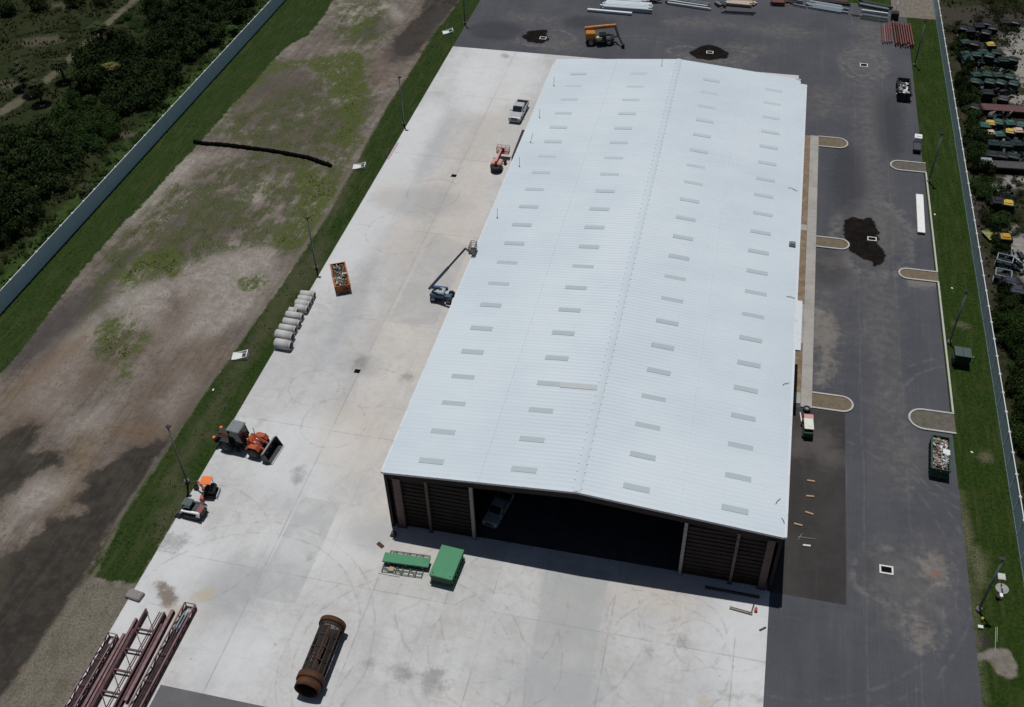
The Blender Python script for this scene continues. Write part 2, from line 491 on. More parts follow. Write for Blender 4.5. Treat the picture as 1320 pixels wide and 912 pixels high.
# --- asphalt
g = NG('asphalt', 0.85, 0, 0.25)
a, b, c = g.noise(0.14, 6, 0.62), g.noise(1.1, 6, 0.68), g.noise(14, 3, 0.7)
st = g.noise(1.0, 5, 0.62, g.map((0.55, 0.05, 1)))
sx = g.noise(1.0, 5, 0.62, g.map((0.05, 0.6, 1)))
base = g.mix(g.step(a, 0.3, 0.7), (0.050, 0.054, 0.066), (0.069, 0.073, 0.087))
base = g.mix(g.step(st, 0.45, 0.72, 0, 0.45), base, (0.085, 0.083, 0.085))
base = g.mix(g.step(sx, 0.48, 0.75, 0, 0.3), base, (0.042, 0.043, 0.051))
base = g.mix(g.step(b, 0.45, 0.8, 0, 0.3), base, (0.090, 0.091, 0.097))
base = g.mix(g.step(c, 0.35, 0.75, 0, 0.3), base, (0.10, 0.10, 0.105))
X, Y, Z = g.xyz()
seam = None
for sxp in (14.3, 17.9):
    d = g.math('ABSOLUTE', g.math('SUBTRACT', X, g.math('ADD', sxp, g.cen(a, 1.1))))
    k = g.step(d, 0.02, 0.14, 0.34, 0.0)
    seam = k if seam is None else g.math('MAXIMUM', seam, k)
base = g.mix(g.math('MULTIPLY', seam, g.step(b, 0.3, 0.6)), base, (0.13, 0.125, 0.12))
scr = g.noise(1.0, 5, 0.7, g.map((5.0, 0.10, 1), R(2)))
scr2 = g.noise(1.0, 5, 0.7, g.map((0.12, 4.0, 1), R(-4)))
base = g.mix(g.math('MULTIPLY', g.step(scr, 0.54, 0.68), g.step(a, 0.35, 0.6, 0.1, 0.5)), base, (0.115, 0.114, 0.118))
base = g.mix(g.math('MULTIPLY', g.step(scr2, 0.56, 0.70), g.step(a, 0.6, 0.4, 0.05, 0.4)), base, (0.105, 0.105, 0.11))
base = g.mix(g.step(g.noise(3.2, 5, 0.72), 0.52, 0.72, 0, 0.35), base, (0.038, 0.040, 0.048))
dry = None
for (px, py, rx, ry, wd) in ((1113, 84, 2.9, 4.2, .8), (1124, 306, 4.0, 6.6, 1.0), (1150, 745, 3.0, 2.6, .5), (915, 70, 6.0, 2.4, .7), (702, 50, 4.2, 2.4, .7), (1113, 84, 1.9, 2.9, .5), (1190, 810, 1.6, 2.2, .35)):
    q = G(px, py)
    dx = g.math('DIVIDE', g.math('SUBTRACT', X, g.math('ADD', q[0], g.cen(b, 1.4))), rx)
    dy = g.math('DIVIDE', g.math('SUBTRACT', Y, g.math('ADD', q[1], g.cen(a, 5.0))), ry)
    d = g.math('SQRT', g.math('ADD', g.math('MULTIPLY', dx, dx), g.math('MULTIPLY', dy, dy)))
    k = g.step(g.math('MULTIPLY', g.math('ABSOLUTE', g.math('SUBTRACT', d, 1.0)), rx), 0.0, wd, 1, 0)
    dry = k if dry is None else g.math('MAXIMUM', dry, k)
base = g.mix(g.math('MULTIPLY', dry, g.step(b, 0.38, 0.62, 0.0, 0.6)), base, (0.155, 0.148, 0.142))
arcs = None
for (px, py, rad) in ((1000, 700, 13.5), (1000, 700, 14.8), (1290, 560, 9.0), (1290, 560, 10.1), (1060, 260, 7.0), (820, 90, 9.0), (820, 90, 10.2)):
    q = G(px, py)
    dx = g.math('SUBTRACT', X, g.math('ADD', q[0], g.cen(a, 2.0)))
    dy = g.math('SUBTRACT', Y, q[1])
    d = g.math('SQRT', g.math('ADD', g.math('MULTIPLY', dx, dx), g.math('MULTIPLY', dy, dy)))
    k = g.step(g.math('ABSOLUTE', g.math('SUBTRACT', d, rad)), 0.05, 0.22, 1, 0)
    arcs = k if arcs is None else g.math('MAXIMUM', arcs, k)
base = g.mix(g.math('MULTIPLY', arcs, g.step(b, 0.4, 0.62, 0.0, 0.42)), base, (0.13, 0.125, 0.118))
big = g.math('ADD', g.cen(a, 4.5), g.cen(b, 3.6))
base = g.mix(g.math('MULTIPLY', g.mask('dust', big, 2.2), 0.52), base, g.mix(g.step(b, 0.3, 0.7), (0.088, 0.082, 0.078), (0.150, 0.140, 0.132)))
base = g.mix(g.math('MULTIPLY', g.mask('silt', g.math('ADD', big, g.cen(c, .8)), 0.7), 0.6), base, g.mix(b, (0.16, 0.14, 0.12), (0.24, 0.22, 0.20)))
base = g.mix(g.math('MULTIPLY', g.mask('dark', big, 1.0), 0.6), base, (0.030, 0.030, 0.036))
pud = g.mask('puddle', g.math('ADD', g.cen(a, 0.8), g.math('ADD', g.cen(b, 1.5), g.cen(c, .25))), 0.10)
base = g.mix(pud, base, g.mix(g.step(b, .4, .7), (0.008, 0.0062, 0.006), (0.016, 0.013, 0.0125)))
base = g.mix(g.math('MULTIPLY', g.mask('rust', g.cen(b, 1.2), 0.3), 0.75), base, (0.20, 0.085, 0.04))
g.put(g.b.inputs['Specular IOR Level'], g.math('SUBTRACT', 0.2, g.math('MULTIPLY', pud, 0.17)))
g.bump(c, 0.006, 0.5)
MAT_ASPH = g.color(base)
sheet('asphalt_yard', -40.55, 22.25, 10, 156.8, 0.45, 0.008, {
    'puddle': [pxpoly([(1088, 284), (1098, 280), (1112, 283), (1122, 280), (1130, 293), (1133, 308), (1130, 316), (1138, 322), (1143, 328), (1139, 338), (1130, 345), (1125, 346), (1122, 338), (1110, 333), (1096, 325), (1093, 314), (1086, 300)]),
               pxpoly([(672, 48), (683, 40), (706, 38), (704, 44), (708, 52), (698, 57), (682, 55)]),
               pxpoly([(887, 68), (900, 60), (916, 57), (930, 62), (942, 70), (938, 75), (915, 78), (898, 76)])],
    'dust': [ell(1125, 300, 3.6, 5.5), ell(1112, 85, 2.6, 3.5), ell(1118, 55, 1.6, 7), ell(1115, 130, 1, 6), ell(700, 55, 4, 1.8), ell(920, 75, 5, 2.2), ell(960, 62, 4, 1.6), ell(1060, 425, 1.6, 7), ell(1130, 380, 1.3, 12),
             ell(1120, 200, 1.0, 16), ell(1145, 740, 2.2, 2.5), ell(1170, 760, 2.5, 4), ell(1165, 580, 1.2, 5), ell(1205, 720, 1.1, 2.2), ell(1060, 130, 2, 4), ell(690, 25, 4, 1.5), ell(900, 30, 6, 1.2), ell(1010, 40, 5, 1.6), ell(1140, 480, .7, 10), ell(1080, 350, 2.5, 3)],
    'silt': [ell(1188, 815, .8, 1.0, .5), ell(1207, 730, .7, 1.1), pxpoly([(1052, 400), (1075, 410), (1080, 440), (1072, 480), (1060, 500), (1050, 450)]), ell(1192, 365, 1.5, .3), ell(1150, 20, .8, .8), ell(1075, 338, 2.0, 1.0)],
    'dark': [ell(1090, 230, 2, 8), ell(1070, 345, 2, 3), ell(1120, 730, .5, 1), ell(760, 30, 4, 2), ell(1150, 160, 1.5, 8), ell(640, 40, 4, 3)],
    'rust': [ell(1206, 740, .35, .3)],
}, MAT_ASPH)
g = NG('dark_asphalt', 0.9, 0, 0.2)
a, b, c = g.noise(0.3, 6, 0.62), g.noise(1.5, 6, 0.68), g.noise(14, 3, 0.7)
st = g.noise(1.0, 4, 0.6, g.map((1.1, 0.1, 1)))
base = g.mix(g.step(a, 0.3, 0.7), (0.030, 0.027, 0.027), (0.044, 0.040, 0.040))
base = g.mix(g.step(st, 0.5, 0.75, 0, 0.4), base, (0.055, 0.050, 0.05))
base = g.mix(g.step(b, 0.5, 0.8, 0, 0.35), base, (0.07, 0.065, 0.062))
base = g.mix(g.mask('dust', g.math('ADD', g.cen(a, 3), g.cen(b, 2)), 1.5), base, (0.085, 0.078, 0.075))
base = g.mix(g.step(c, 0.4, 0.8, 0, 0.25), base, (0.085, 0.08, 0.08))
g.bump(c, 0.006, 0.5)
sheet('dark_asphalt_bay', 7.2, 12.86, 48.72, 69.05, 0.5, 0.012, {'dust': [ell(1055, 568, 1.4, 1.4), ell(1030, 578, .6, 1), ell(1070, 590, 1, 1.2)]}, g.color(base))

# --- concrete yard
g = NG('concrete', 0.85, 0, 0.25)
a, b, c = g.noise(0.11, 6, 0.6), g.noise(0.75, 7, 0.68), g.noise(9, 4, 0.7)
st = g.noise(1.0, 5, 0.62, g.map((0.9, 0.06, 1), R(3)))
sw = g.noise(0.55, 5, 0.6, dist=2.2)
X, Y, Z = g.xyz()
def cell(w, h, ox, oy):
    cx_ = g.math('FLOOR', g.math('DIVIDE', g.math('ADD', X, ox), w))
    cy_ = g.math('FLOOR', g.math('DIVIDE', g.math('ADD', Y, oy), h))
    cmb = g.n('CombineXYZ')
    g.put(cmb.inputs[0], cx_)
    g.put(cmb.inputs[1], cy_)
    wn = g.n('TexWhiteNoise')
    g.t.links.new(cmb.outputs[0], wn.inputs[0])
    return wn.outputs['Value']
def joint(v, w, off, width):
    f = g.math('ABSOLUTE', g.math('SUBTRACT', g.math('FRACT', g.math('DIVIDE', g.math('ADD', v, off), w)), 0.5))
    return g.step(g.math('MULTIPLY', g.math('SUBTRACT', 0.5, f), w), width * 0.5, width, 1.0, 0.0)
slab = cell(9.1, 100, 40.55, 60)
slab2 = cell(9.1, 15.2, 40.55, 3)
base = g.mix(g.step(a, 0.3, 0.7), (0.45, 0.458, 0.465), (0.56, 0.563, 0.565))
base = g.mix(g.math('MULTIPLY', slab, 0.32), base, (0.54, 0.53, 0.50))
base = g.mix(g.math('MULTIPLY', slab2, 0.34), base, (0.36, 0.37, 0.38))
m2 = g.noise(0.33, 6, 0.7, dist=0.8)
m3 = g.noise(2.2, 5, 0.7)
base = g.mix(g.step(m2, 0.44, 0.66, 0, 0.42), base, (0.375, 0.365, 0.352))
base = g.mix(g.step(m3, 0.46, 0.7, 0, 0.32), base, (0.37, 0.362, 0.355))
band = g.math('ABSOLUTE', g.math('SUBTRACT', X, g.math('ADD', -31.65, g.cen(m2, 1.8))))
base = g.mix(g.math('MULTIPLY', g.step(band, 0.2, 1.1, 0.55, 0), g.step(b, .3, .65)), base, (0.30, 0.315, 0.335))
base = g.mix(g.step(st, 0.45, 0.72, 0, 0.30), base, (0.36, 0.355, 0.35))
base = g.mix(g.step(sw, 0.48, 0.68, 0, 0.38), base, (0.355, 0.338, 0.318))
base = g.mix(g.step(b, 0.5, 0.78, 0, 0.38), base, (0.33, 0.32, 0.31))
base = g.mix(g.step(c, 0.45, 0.8, 0, 0.22), base, (0.32, 0.31, 0.30))
big = g.math('ADD', g.cen(a, 5.0), g.cen(b, 3.4))
base = g.mix(g.math('MULTIPLY', g.mask('tan', big, 2.5), 0.38), base, g.mix(b, (0.44, 0.385, 0.325), (0.53, 0.475, 0.415)))
base = g.mix(g.math('MULTIPLY', g.mask('white', big, 2.0), 0.55), base, (0.58, 0.60, 0.615))
base = g.mix(g.math('MULTIPLY', g.mask('grey', big, 1.3), 0.5), base, (0.29, 0.30, 0.305))
base = g.mix(g.math('MULTIPLY', g.mask('panel', g.cen(c, .1), 0.06), g.step(m2, 0.3, 0.6, 0.2, 0.62)), base, (0.335, 0.345, 0.35))
base = g.mix(g.math('MULTIPLY', g.mask('warm', g.math('ADD', g.cen(m2, 2.5), g.cen(b, 1.6)), 1.2), 0.3), base, (0.51, 0.46, 0.405))
base = g.mix(g.math('MULTIPLY', g.mask('scuff', g.math('ADD', g.cen(b, 3.2), g.cen(c, 1.0)), 0.5), 0.55), base, (0.17, 0.16, 0.15))
base = g.mix(g.math('MULTIPLY', g.mask('mud', g.math('ADD', g.cen(b, 1.6), g.cen(c, .6)), 0.25), 0.85), base, g.mix(c, (0.10, 0.075, 0.05), (0.19, 0.15, 0.11)))
base = g.mix(g.math('MULTIPLY', g.mask('rust', g.math('ADD', g.cen(b, 1.2), g.cen(c, .5)), 0.3), 0.5), base, g.mix(c, (0.34, 0.27, 0.15), (0.46, 0.38, 0.24)))
crk = g.n('TexVoronoi', feature='DISTANCE_TO_EDGE')
g.put(crk.inputs['Vector'], g.map((0.16, 0.13, 1)))
cd = g.math('ADD', crk.outputs['Distance'], g.cen(b, 0.05))
base = g.mix(g.math('MULTIPLY', g.step(cd, 0.001, 0.005, 0.28, 0), g.step(m2, 0.50, 0.60)), base, (0.20, 0.195, 0.19))
spk = g.noise(1.6, 2, 0.5)
base = g.mix(g.step(spk, 0.74, 0.79, 0, 0.45), base, (0.20, 0.19, 0.18))
# tyre scuff rings
ring = None
for (px, py, rad) in ((825, 800, 2.6), (880, 815, 3.2), (850, 790, 1.5), (430, 545, 3.0), (480, 500, 2.6), (405, 500, 2.3), (620, 780, 6.5), (900, 830, 2.0), (560, 250, 3), (700, 800, 7.5), (640, 840, 5.0), (940, 800, 4.2), (860, 850, 4.6), (520, 300, 4.0), (300, 820, 9.5), (300, 820, 10.6), (250, 700, 6.0), (520, 860, 8.0), (520, 860, 9.0)):
    q = G(px, py)
    dx = g.math('SUBTRACT', X, g.math('ADD', q[0], g.cen(a, 2.0)))
    dy = g.math('SUBTRACT', Y, g.math('ADD', q[1], g.cen(m2, 0.45)))
    d = g.math('SQRT', g.math('ADD', g.math('MULTIPLY', dx, dx), g.math('MULTIPLY', dy, dy)))
    k = g.step(g.math('ABSOLUTE', g.math('SUBTRACT', d, rad)), 0.03, 0.12, 1, 0)
    ring = k if ring is None else g.math('MAXIMUM', ring, k)
base = g.mix(g.math('MULTIPLY', ring, g.step(sw, 0.42, 0.6, 0.04, 0.30)), base, (0.22, 0.21, 0.205))
jl = g.math('MAXIMUM', g.math('MAXIMUM', joint(X, 9.1, 40.55, 0.07), joint(Y, 15.2, 3, 0.06)), g.math('MULTIPLY', joint(X, 4.55, 40.55, 0.04), 0.5))
jl = g.math('MAXIMUM', jl, g.math('MULTIPLY', joint(Y, 3.8, 3, 0.04), 0.4))
base = g.mix(g.math('MULTIPLY', jl, g.step(m2, 0.36, 0.6, 0.05, 0.5)), base, (0.24, 0.235, 0.23))
g.bump(c, 0.004, 0.4)
MAT_CONC = g.color(base)
sheet('concrete_yard', -40.55, 7.22, 10, 131.9, 0.42, 0.016, {
    'tan': [ell(560, 280, 5, 12), ell(610, 200, 3, 22), ell(470, 560, 5, 6), ell(520, 430, 4, 12), ell(540, 660, 5, 5), ell(840, 770, 4, 1.5), ell(730, 810, 2, 3), ell(470, 700, 8, 3), ell(590, 330, 3, 8)],
    'white': [ell(380, 590, 5, 5), ell(500, 230, 4, 20), ell(230, 720, 4, 3), ell(150, 800, 2, 4), ell(960, 830, 3, 5), ell(640, 90, 6, 12), ell(410, 700, 5, 3), ell(300, 840, 3, 3)],
    'panel': [pxpoly([(706, 722), (786, 738), (752, 930), (672, 915)]), pxpoly([(560, 300), (606, 318), (560, 420), (500, 415)]), pxpoly([(390, 640), (440, 650), (380, 780), (325, 770)])],
    'warm': [ell(835, 768, 3.0, 1.2), ell(600, 270, 2, 9), ell(500, 250, 2, 4), ell(590, 900, 1.5, .6), ell(450, 560, 3, 4), ell(240, 790, 1.2, 1.5)],
    'grey': [pxpoly([(700, 730), (785, 745), (770, 850), (700, 840)]), ell(720, 880, 4, 2), ell(480, 690, 2, 1.3), ell(540, 260, 6, 3), ell(460, 470, 2, 1.5), ell(450, 400, 1.2, 9), ell(300, 760, 3, 3), ell(560, 190, 1.0, 8)],
    'scuff': [ell(462, 468, .6, .8), ell(526, 486, .5, .5), ell(385, 615, .5, .9), ell(225, 700, 1.2, .8), ell(880, 830, .4, .3), ell(400, 718, .2, .2), ell(478, 858, .25, .15), ell(560, 880, .8, 1.0), ell(650, 72, .5, .5), ell(520, 870, .6, .8), ell(937, 896, .5, .15), ell(975, 900, .4, .12)],
    'mud': [pxpoly([(200, 752), (212, 750), (224, 760), (232, 772), (228, 780), (214, 782), (204, 770)])],
    'rust': [ell(907, 908, .35, .45), ell(813, 890, .3, .2), ell(262, 770, .7, .35), ell(270, 765, .5, .5), ell(225, 790, .6, .8)],
}, MAT_CONC)
g = NG('grey_apron', 0.85, 0, 0.25)
a, b, c = g.noise(0.3, 6, 0.62), g.noise(1.5, 6, 0.68), g.noise(12, 3, 0.7)
base = g.mix(g.step(a, 0.3, 0.7), (0.098, 0.098, 0.104), (0.128, 0.128, 0.132))
base = g.mix(g.step(b, 0.45, 0.8, 0, 0.4), base, (0.16, 0.158, 0.15))
base = g.mix(g.step(c, 0.4, 0.8, 0, 0.3), base, (0.085, 0.085, 0.09))
sheet('asphalt_apron', -34.7, 7.1, 10.5, 31.75, 2.0, 0.022, {}, g.color(base))

g = NG('shed_floor_shade', 0.95, 0, 0.1)  # darker floor sheet: the shed's interior shade put into its colour
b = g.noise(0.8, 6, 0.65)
sheet('shed_floor_shade', -22.5, 6.9, 49.15, 116.3, 4.0, 0.022, {}, g.color(g.mix(g.step(b, .3, .7), (0.035, 0.037, 0.042), (0.06, 0.062, 0.068))))

# --- lawn along the east fence
g = NG('east_lawn', 0.95, 0, 0.1)
b, c = g.noise(1.2, 6, 0.7), g.noise(9, 3, 0.7)
col = grass_color(g)
col = g.mix(g.math('MULTIPLY', g.mask('bare', g.math('ADD', g.cen(b, .7), g.cen(c, .35)), 0.15), 0.95), col, g.mix(g.step(b, .3, .7), (0.13, 0.115, 0.10), (0.21, 0.19, 0.165)))
col = g.mix(g.math('MULTIPLY', g.mask('spoil', g.math('ADD', g.cen(b, 1.0), g.cen(c, .6)), 0.3), 0.8), col, (0.035, 0.030, 0.027))
col = g.mix(g.math('MULTIPLY', g.mask('dry', g.math('ADD', g.cen(b, 1.6), g.cen(c, .8)), 0.5), g.step(c, .35, .6, .2, .8)), col, (0.14, 0.128, 0.085))
g.bump(g.math('ADD', b, g.math('MULTIPLY', c, .5)), 0.08, 0.6)
sheet('lawn_strip', 21.9, 25.98, 30, 153.4, 0.3, 0.012, {
    'bare': [pxpoly([(1262, 842), (1280, 835), (1300, 838), (1310, 855), (1310, 872), (1300, 877), (1285, 868), (1275, 852), (1258, 850)])],
    'spoil': [pxpoly([(1256, 820), (1270, 815), (1278, 830), (1268, 840), (1258, 832)])],
    'dry': [[(21.9, 30), (22.2, 30), (22.1, 62), (21.9, 62)], pxpoly([(1254, 800), (1262, 830), (1262, 860), (1256, 850)]), ell(1270, 590, .6, .6), ell(1245, 690, .4, 3), ell(1262, 730, .5, 2), ell(1240, 420, .6, .4)],
}, g.color(col))
# --- rough lot beyond the east fence
g = NG('east_lot', 0.95, 0, 0.1)
a, b, c = g.noise(0.25, 6, 0.62), g.noise(1.3, 6, 0.72), g.noise(7, 4, 0.72)
col = g.mix(g.step(b, 0.35, 0.7), (0.011, 0.016, 0.006), (0.034, 0.040, 0.014))
col = g.mix(g.step(a, 0.42, 0.62, 0, 0.7), col, (0.042, 0.032, 0.024))
col = g.mix(g.step(c, 0.52, 0.8, 0, 0.5), col, (0.075, 0.08, 0.04))
w = g.math('ADD', g.cen(a, 1.2), g.math('ADD', g.cen(b, 1.5), g.cen(c, 0.5)))
col = g.mix(g.math('MULTIPLY', g.mask('gravel', w, 0.4), 0.93), col, g.mix(g.step(b, .35, .7), (0.19, 0.18, 0.165), (0.31, 0.295, 0.275)))
col = g.mix(g.math('MULTIPLY', g.mask('earth', w, 0.6), 0.8), col, (0.05, 0.042, 0.036))
g.bump(b, 0.3, 0.6)
sheet('rough_lot', 26.0, 75, 25, 185, 0.5, -0.008, {
    'gravel': [pxpoly([(1283, 32), (1330, 34), (1400, 40), (1400, 120), (1318, 112), (1300, 80), (1285, 55)]), ell(1250, 78, 1.2, 1.5), ell(1249, 112, 1, 1.5), ell(1265, 168, 1.2, 1), ell(1268, 175, 1, 1), ell(1288, 245, 1.2, 2.2), ell(1312, 235, 2, 1.2), ell(1305, 330, 1.0, 2), ell(1312, 128, 2, 1.2), ell(1318, 330, .8, 6), ell(1268, 207, .6, .5)],
    'earth': [pxpoly([(1205, 10), (1330, 5), (1330, 28), (1210, 35)]), ell(1268, 350, .6, 5), ell(1255, 260, .7, 8)],
}, g.color(col))
# forecourt scraps beyond the asphalt
g = NG('tan_gravel', 0.95, 0, 0.1)
b, c = g.noise(1.5, 6, 0.7), g.noise(8, 3, 0.7)
MAT_TANGRAVEL = g.color(g.mix(g.step(b, .3, .7), g.mix(c, (0.10, 0.085, 0.07), (0.15, 0.13, 0.11)), (0.19, 0.17, 0.15)))
sheet('gravel_track', 19.9, 25.98, 152.4, 166, 2, 0.017, {}, MAT_TANGRAVEL)
g = NG('back_lawn', 0.95, 0, 0.1)
sheet('grass_verge', 11.5, 19.9, 156.1, 175, 2, 0.013, {}, g.color(grass_color(g)))
# ------------------------------------------------------------------ the metal shed
BX0, BX1, BY0, BY1, ZE, ZR = -22.892, 7.303, 48.766, 117.728, 6.688, 8.01
BXM = (BX0 + BX1) / 2
SLOPE = (ZR - ZE) / (BXM - BX0)
g = NG('roof_metal', 0.5, 0.0, 0.4)
a, b = g.noise(0.09, 5, 0.6), g.noise(0.8, 5, 0.65)
st = g.noise(1.0, 4, 0.6, g.map((0.12, 3.0, 1)))
st2 = g.noise(1.0, 3, 0.55, g.map((0.05, 0.33, 1)))
col = g.mix(g.step(a, 0.3, 0.7), (0.468, 0.535, 0.585), (0.535, 0.597, 0.64))  # white paint tinted blue, sky reflection mixed into the base colour
col = g.mix(g.step(st, 0.4, 0.75, 0, 0.22), col, (0.43, 0.495, 0.545))
col = g.mix(g.step(st2, 0.45, 0.7, 0, 0.22), col, (0.575, 0.635, 0.675))
col = g.mix(g.step(b, 0.55, 0.8, 0, 0.2), col, (0.44, 0.49, 0.52))
MAT_ROOF = g.color(col)
g = NG('skylight_panel', 0.5, 0.0, 0.4)
a, b = g.noise(0.06, 3, 0.6), g.noise(5, 3, 0.6)
X, Y, Z = g.xyz()
col = g.mix(g.step(g.math('ADD', Y, g.cen(a, 30)), 15, 62), (0.365, 0.425, 0.452), (0.440, 0.505, 0.545))  # far panels coloured paler, painting in the sheen of the glancing view
MAT_SKYL = g.color(g.mix(g.step(b, 0.4, 0.8, 0, 0.3), col, (0.34, 0.39, 0.41)))
MAT_TRIM = paint('white_trim', (0.55, 0.59, 0.62), 0.45, wear=0.25)
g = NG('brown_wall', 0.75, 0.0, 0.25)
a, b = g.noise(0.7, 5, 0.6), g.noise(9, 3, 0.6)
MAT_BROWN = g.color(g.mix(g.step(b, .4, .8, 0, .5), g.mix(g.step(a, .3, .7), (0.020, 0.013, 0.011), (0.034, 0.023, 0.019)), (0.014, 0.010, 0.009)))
MAT_COLB = paint('brown_column', (0.11, 0.07, 0.06), 0.6)
MAT_COLG = paint('grey_column', (0.26, 0.245, 0.24), 0.55)
MAT_BLACK = paint('black_steel', (0.018, 0.018, 0.02), 0.5, wear=0.2)
MAT_DARKST = paint('dark_steel', (0.05, 0.048, 0.05), 0.55)
M_DARKST, M_BLACK = MAT_DARKST, MAT_BLACK

shed = thing('metal_shed', 'long white corrugated metal shed with rows of grey roof skylights and an open front', 'shed', (BX0, BY0, 0))
W_, L_ = BX1 - BX0, BY1 - BY0
def rz_(x):                                   # roof height at local x
    return ZE + SLOPE * (x if x <= W_ / 2 else W_ - x)
def ribbed(x0, x1, y0, y1, pitch=0.406, hgt=0.032, dz=0.0, nx=2):
    """corrugated sheet with trapezoid ribs running down the slope"""
    prof = []
    y = y0
    while y < y1 - 1e-6:
        for f_, h_ in ((0.0, 0), (0.62, 0), (0.72, hgt), (0.90, hgt)):
            yy = y + f_ * pitch
            if yy < y1:
                prof.append((yy, h_))
        y += pitch
    prof.append((y1, 0))
    xs = np.linspace(x0, x1, nx)
    v, f = [], []
    for yy, h_ in prof:
        for x in xs:
            v.append((x, yy, rz_(x) + dz + h_))
    for i in range(len(prof) - 1):
        for j in range(nx - 1):
            k = i * nx + j
            f.append((k, k + 1, k + nx + 1, k + nx))
    return v, f
v, f = [], []
for (x0, x1, yb, dz) in ((0.0, 7.6, L_, 0.0), (7.58, W_ / 2, L_, 0.018), (W_ / 2, W_ - 7.58, L_, 0.018), (W_ - 7.6, W_ - 0.55, L_, 0.0), (W_ - 0.55, W_, L_ - 1.1, 0.001)):
    vv, ff = ribbed(x0, x1, 0.0, yb, dz=dz)
    o = len(v)
    v += vv
    f += [tuple(i + o for i in q) for q in ff]
mesh_np('roof', v, f, MAT_ROOF, shed)
# underside liner so the roof has depth
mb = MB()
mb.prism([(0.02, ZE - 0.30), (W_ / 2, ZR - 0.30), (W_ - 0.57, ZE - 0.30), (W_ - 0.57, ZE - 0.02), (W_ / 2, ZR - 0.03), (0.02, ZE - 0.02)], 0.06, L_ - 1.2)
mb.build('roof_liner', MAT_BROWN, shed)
# ridge cap with scalloped closures
mb = MB()
mb.prism([(W_ / 2 - 0.26, rz_(W_ / 2 - 0.26) + 0.066), (W_ / 2, ZR + 0.085), (W_ / 2 + 0.26, rz_(W_ / 2 + 0.26) + 0.066), (W_ / 2, ZR + 0.06)], -0.02, L_)
y = 0.35
while y < L_ - 0.3:
    for s_ in (-1, 1):
        mb.box((W_ / 2 + s_ * 0.30, y, rz_(W_ / 2 + .30) + 0.055), (0.12, 0.14, 0.05))
    y += 0.812
mb.build('ridge_cap', MAT_ROOF, shed)
for x_ in (7.6, W_ - 7.6):
    MB().bar((x_, 0, rz_(x_) + 0.03), (x_, L_, rz_(x_) + 0.03), 0.05, 0.06).build('lap_seam', MAT_ROOF, shed)
# rake trim, and a dark header beam doubling as the trim's shadow strip
mb = MB()
for s_ in (0, 1):
    a_ = (0, W_)[s_]
    mb.bar((a_, -0.045, ZE - 0.06), (W_ / 2, -0.045, ZR - 0.06), 0.09, 0.20)
mb.build('rake_trim', MAT_TRIM, shed)
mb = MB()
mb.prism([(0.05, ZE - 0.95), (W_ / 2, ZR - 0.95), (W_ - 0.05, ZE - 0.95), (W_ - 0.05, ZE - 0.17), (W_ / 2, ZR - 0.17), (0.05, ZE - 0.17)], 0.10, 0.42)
mb.build('shaded_header_beam', MAT_BROWN, shed)
for x_, nm in ((-0.06, 'gutter'), (W_ + 0.08, 'gutter')):
    mb = MB()
    mb.prism([(x_ - 0.10, ZE - 0.22), (x_ + 0.10, ZE - 0.22), (x_ + 0.12, ZE - 0.01), (x_ - 0.12, ZE - 0.01)], 0.0, L_ - 1.1)
    mb.build(nm, MAT_TRIM, shed)
# skylights: 4 runs of 21
for cx_ in (3.5, 10.75, 19.35, 26.6):
    for k in range(21):
        if (cx_ == 10.75 and k in (19,)) or (cx_ == 26.6 and k == 17):
            pass
        y_ = 1.58 + 3.175 * k
        jx, jy = random.uniform(-.06, .06), random.uniform(-.05, .05)
        dz = 0.036 + (0.018 if 7.6 < cx_ < W_ - 7.6 else 0)
        mb = MB()
        x0, x1 = cx_ - 0.98 + jx, cx_ + 0.98 + jx
        A = [(x0, rz_(x0) + dz), (x1, rz_(x1) + dz), (x1, rz_(x1) + dz - .04), (x0, rz_(x0) + dz - .04)]
        mb.prism(A, y_ - 0.265 + jy, y_ + 0.265 + jy)
        mb.build('skylight', MAT_SKYL, shed)
# one long repair sheet beside a skylight
mb = MB()
mb.prism([(11.75, rz_(11.75) + .065), (14.75, rz_(14.75) + .065), (14.75, rz_(14.75) + .03), (11.75, rz_(11.75) + .03)], 10.75, 11.33)
mb.build('roof_patch', paint('grey_patch', (0.43, 0.45, 0.46), 0.5, wear=0.2), shed)
# walls
def wall_ribbed(mb, p0, p1, z0, z1, thick=0.06, pitch=0.5, horizontal=False):
    a_, b_ = Vector((*p0, 0)), Vector((*p1, 0))
    d_ = (b_ - a_).normalized()
    n_ = Vector((-d_.y, d_.x, 0))
    c_ = (a_ + b_) / 2
    ang = math.atan2(d_.y, d_.x)
    mb.box((c_.x, c_.y, (z0 + z1) / 2), ((b_ - a_).length, thick, z1 - z0), rz=ang)
    if horizontal:
        z = z0 + 0.25
        while z < z1 - .1:
            q = c_ - n_ * (thick / 2 + 0.03)
            mb.box((q.x, q.y, z), ((b_ - a_).length, 0.06, 0.10), rz=ang)
            z += pitch
    return mb
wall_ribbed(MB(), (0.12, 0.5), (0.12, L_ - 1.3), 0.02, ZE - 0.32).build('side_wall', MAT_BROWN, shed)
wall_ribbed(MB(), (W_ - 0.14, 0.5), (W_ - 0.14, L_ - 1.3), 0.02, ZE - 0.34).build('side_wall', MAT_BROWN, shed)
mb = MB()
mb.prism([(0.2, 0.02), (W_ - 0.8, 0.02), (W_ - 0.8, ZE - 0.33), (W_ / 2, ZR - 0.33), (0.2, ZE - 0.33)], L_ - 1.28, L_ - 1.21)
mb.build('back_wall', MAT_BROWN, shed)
def lx(px, py):
    return G(px, py)[0] - BX0
wall_ribbed(MB(), (0.35, 0.32), (6.80, 0.32), 0.02, ZE - 0.75, pitch=0.46, horizontal=True).build('front_panel', MAT_BROWN, shed)
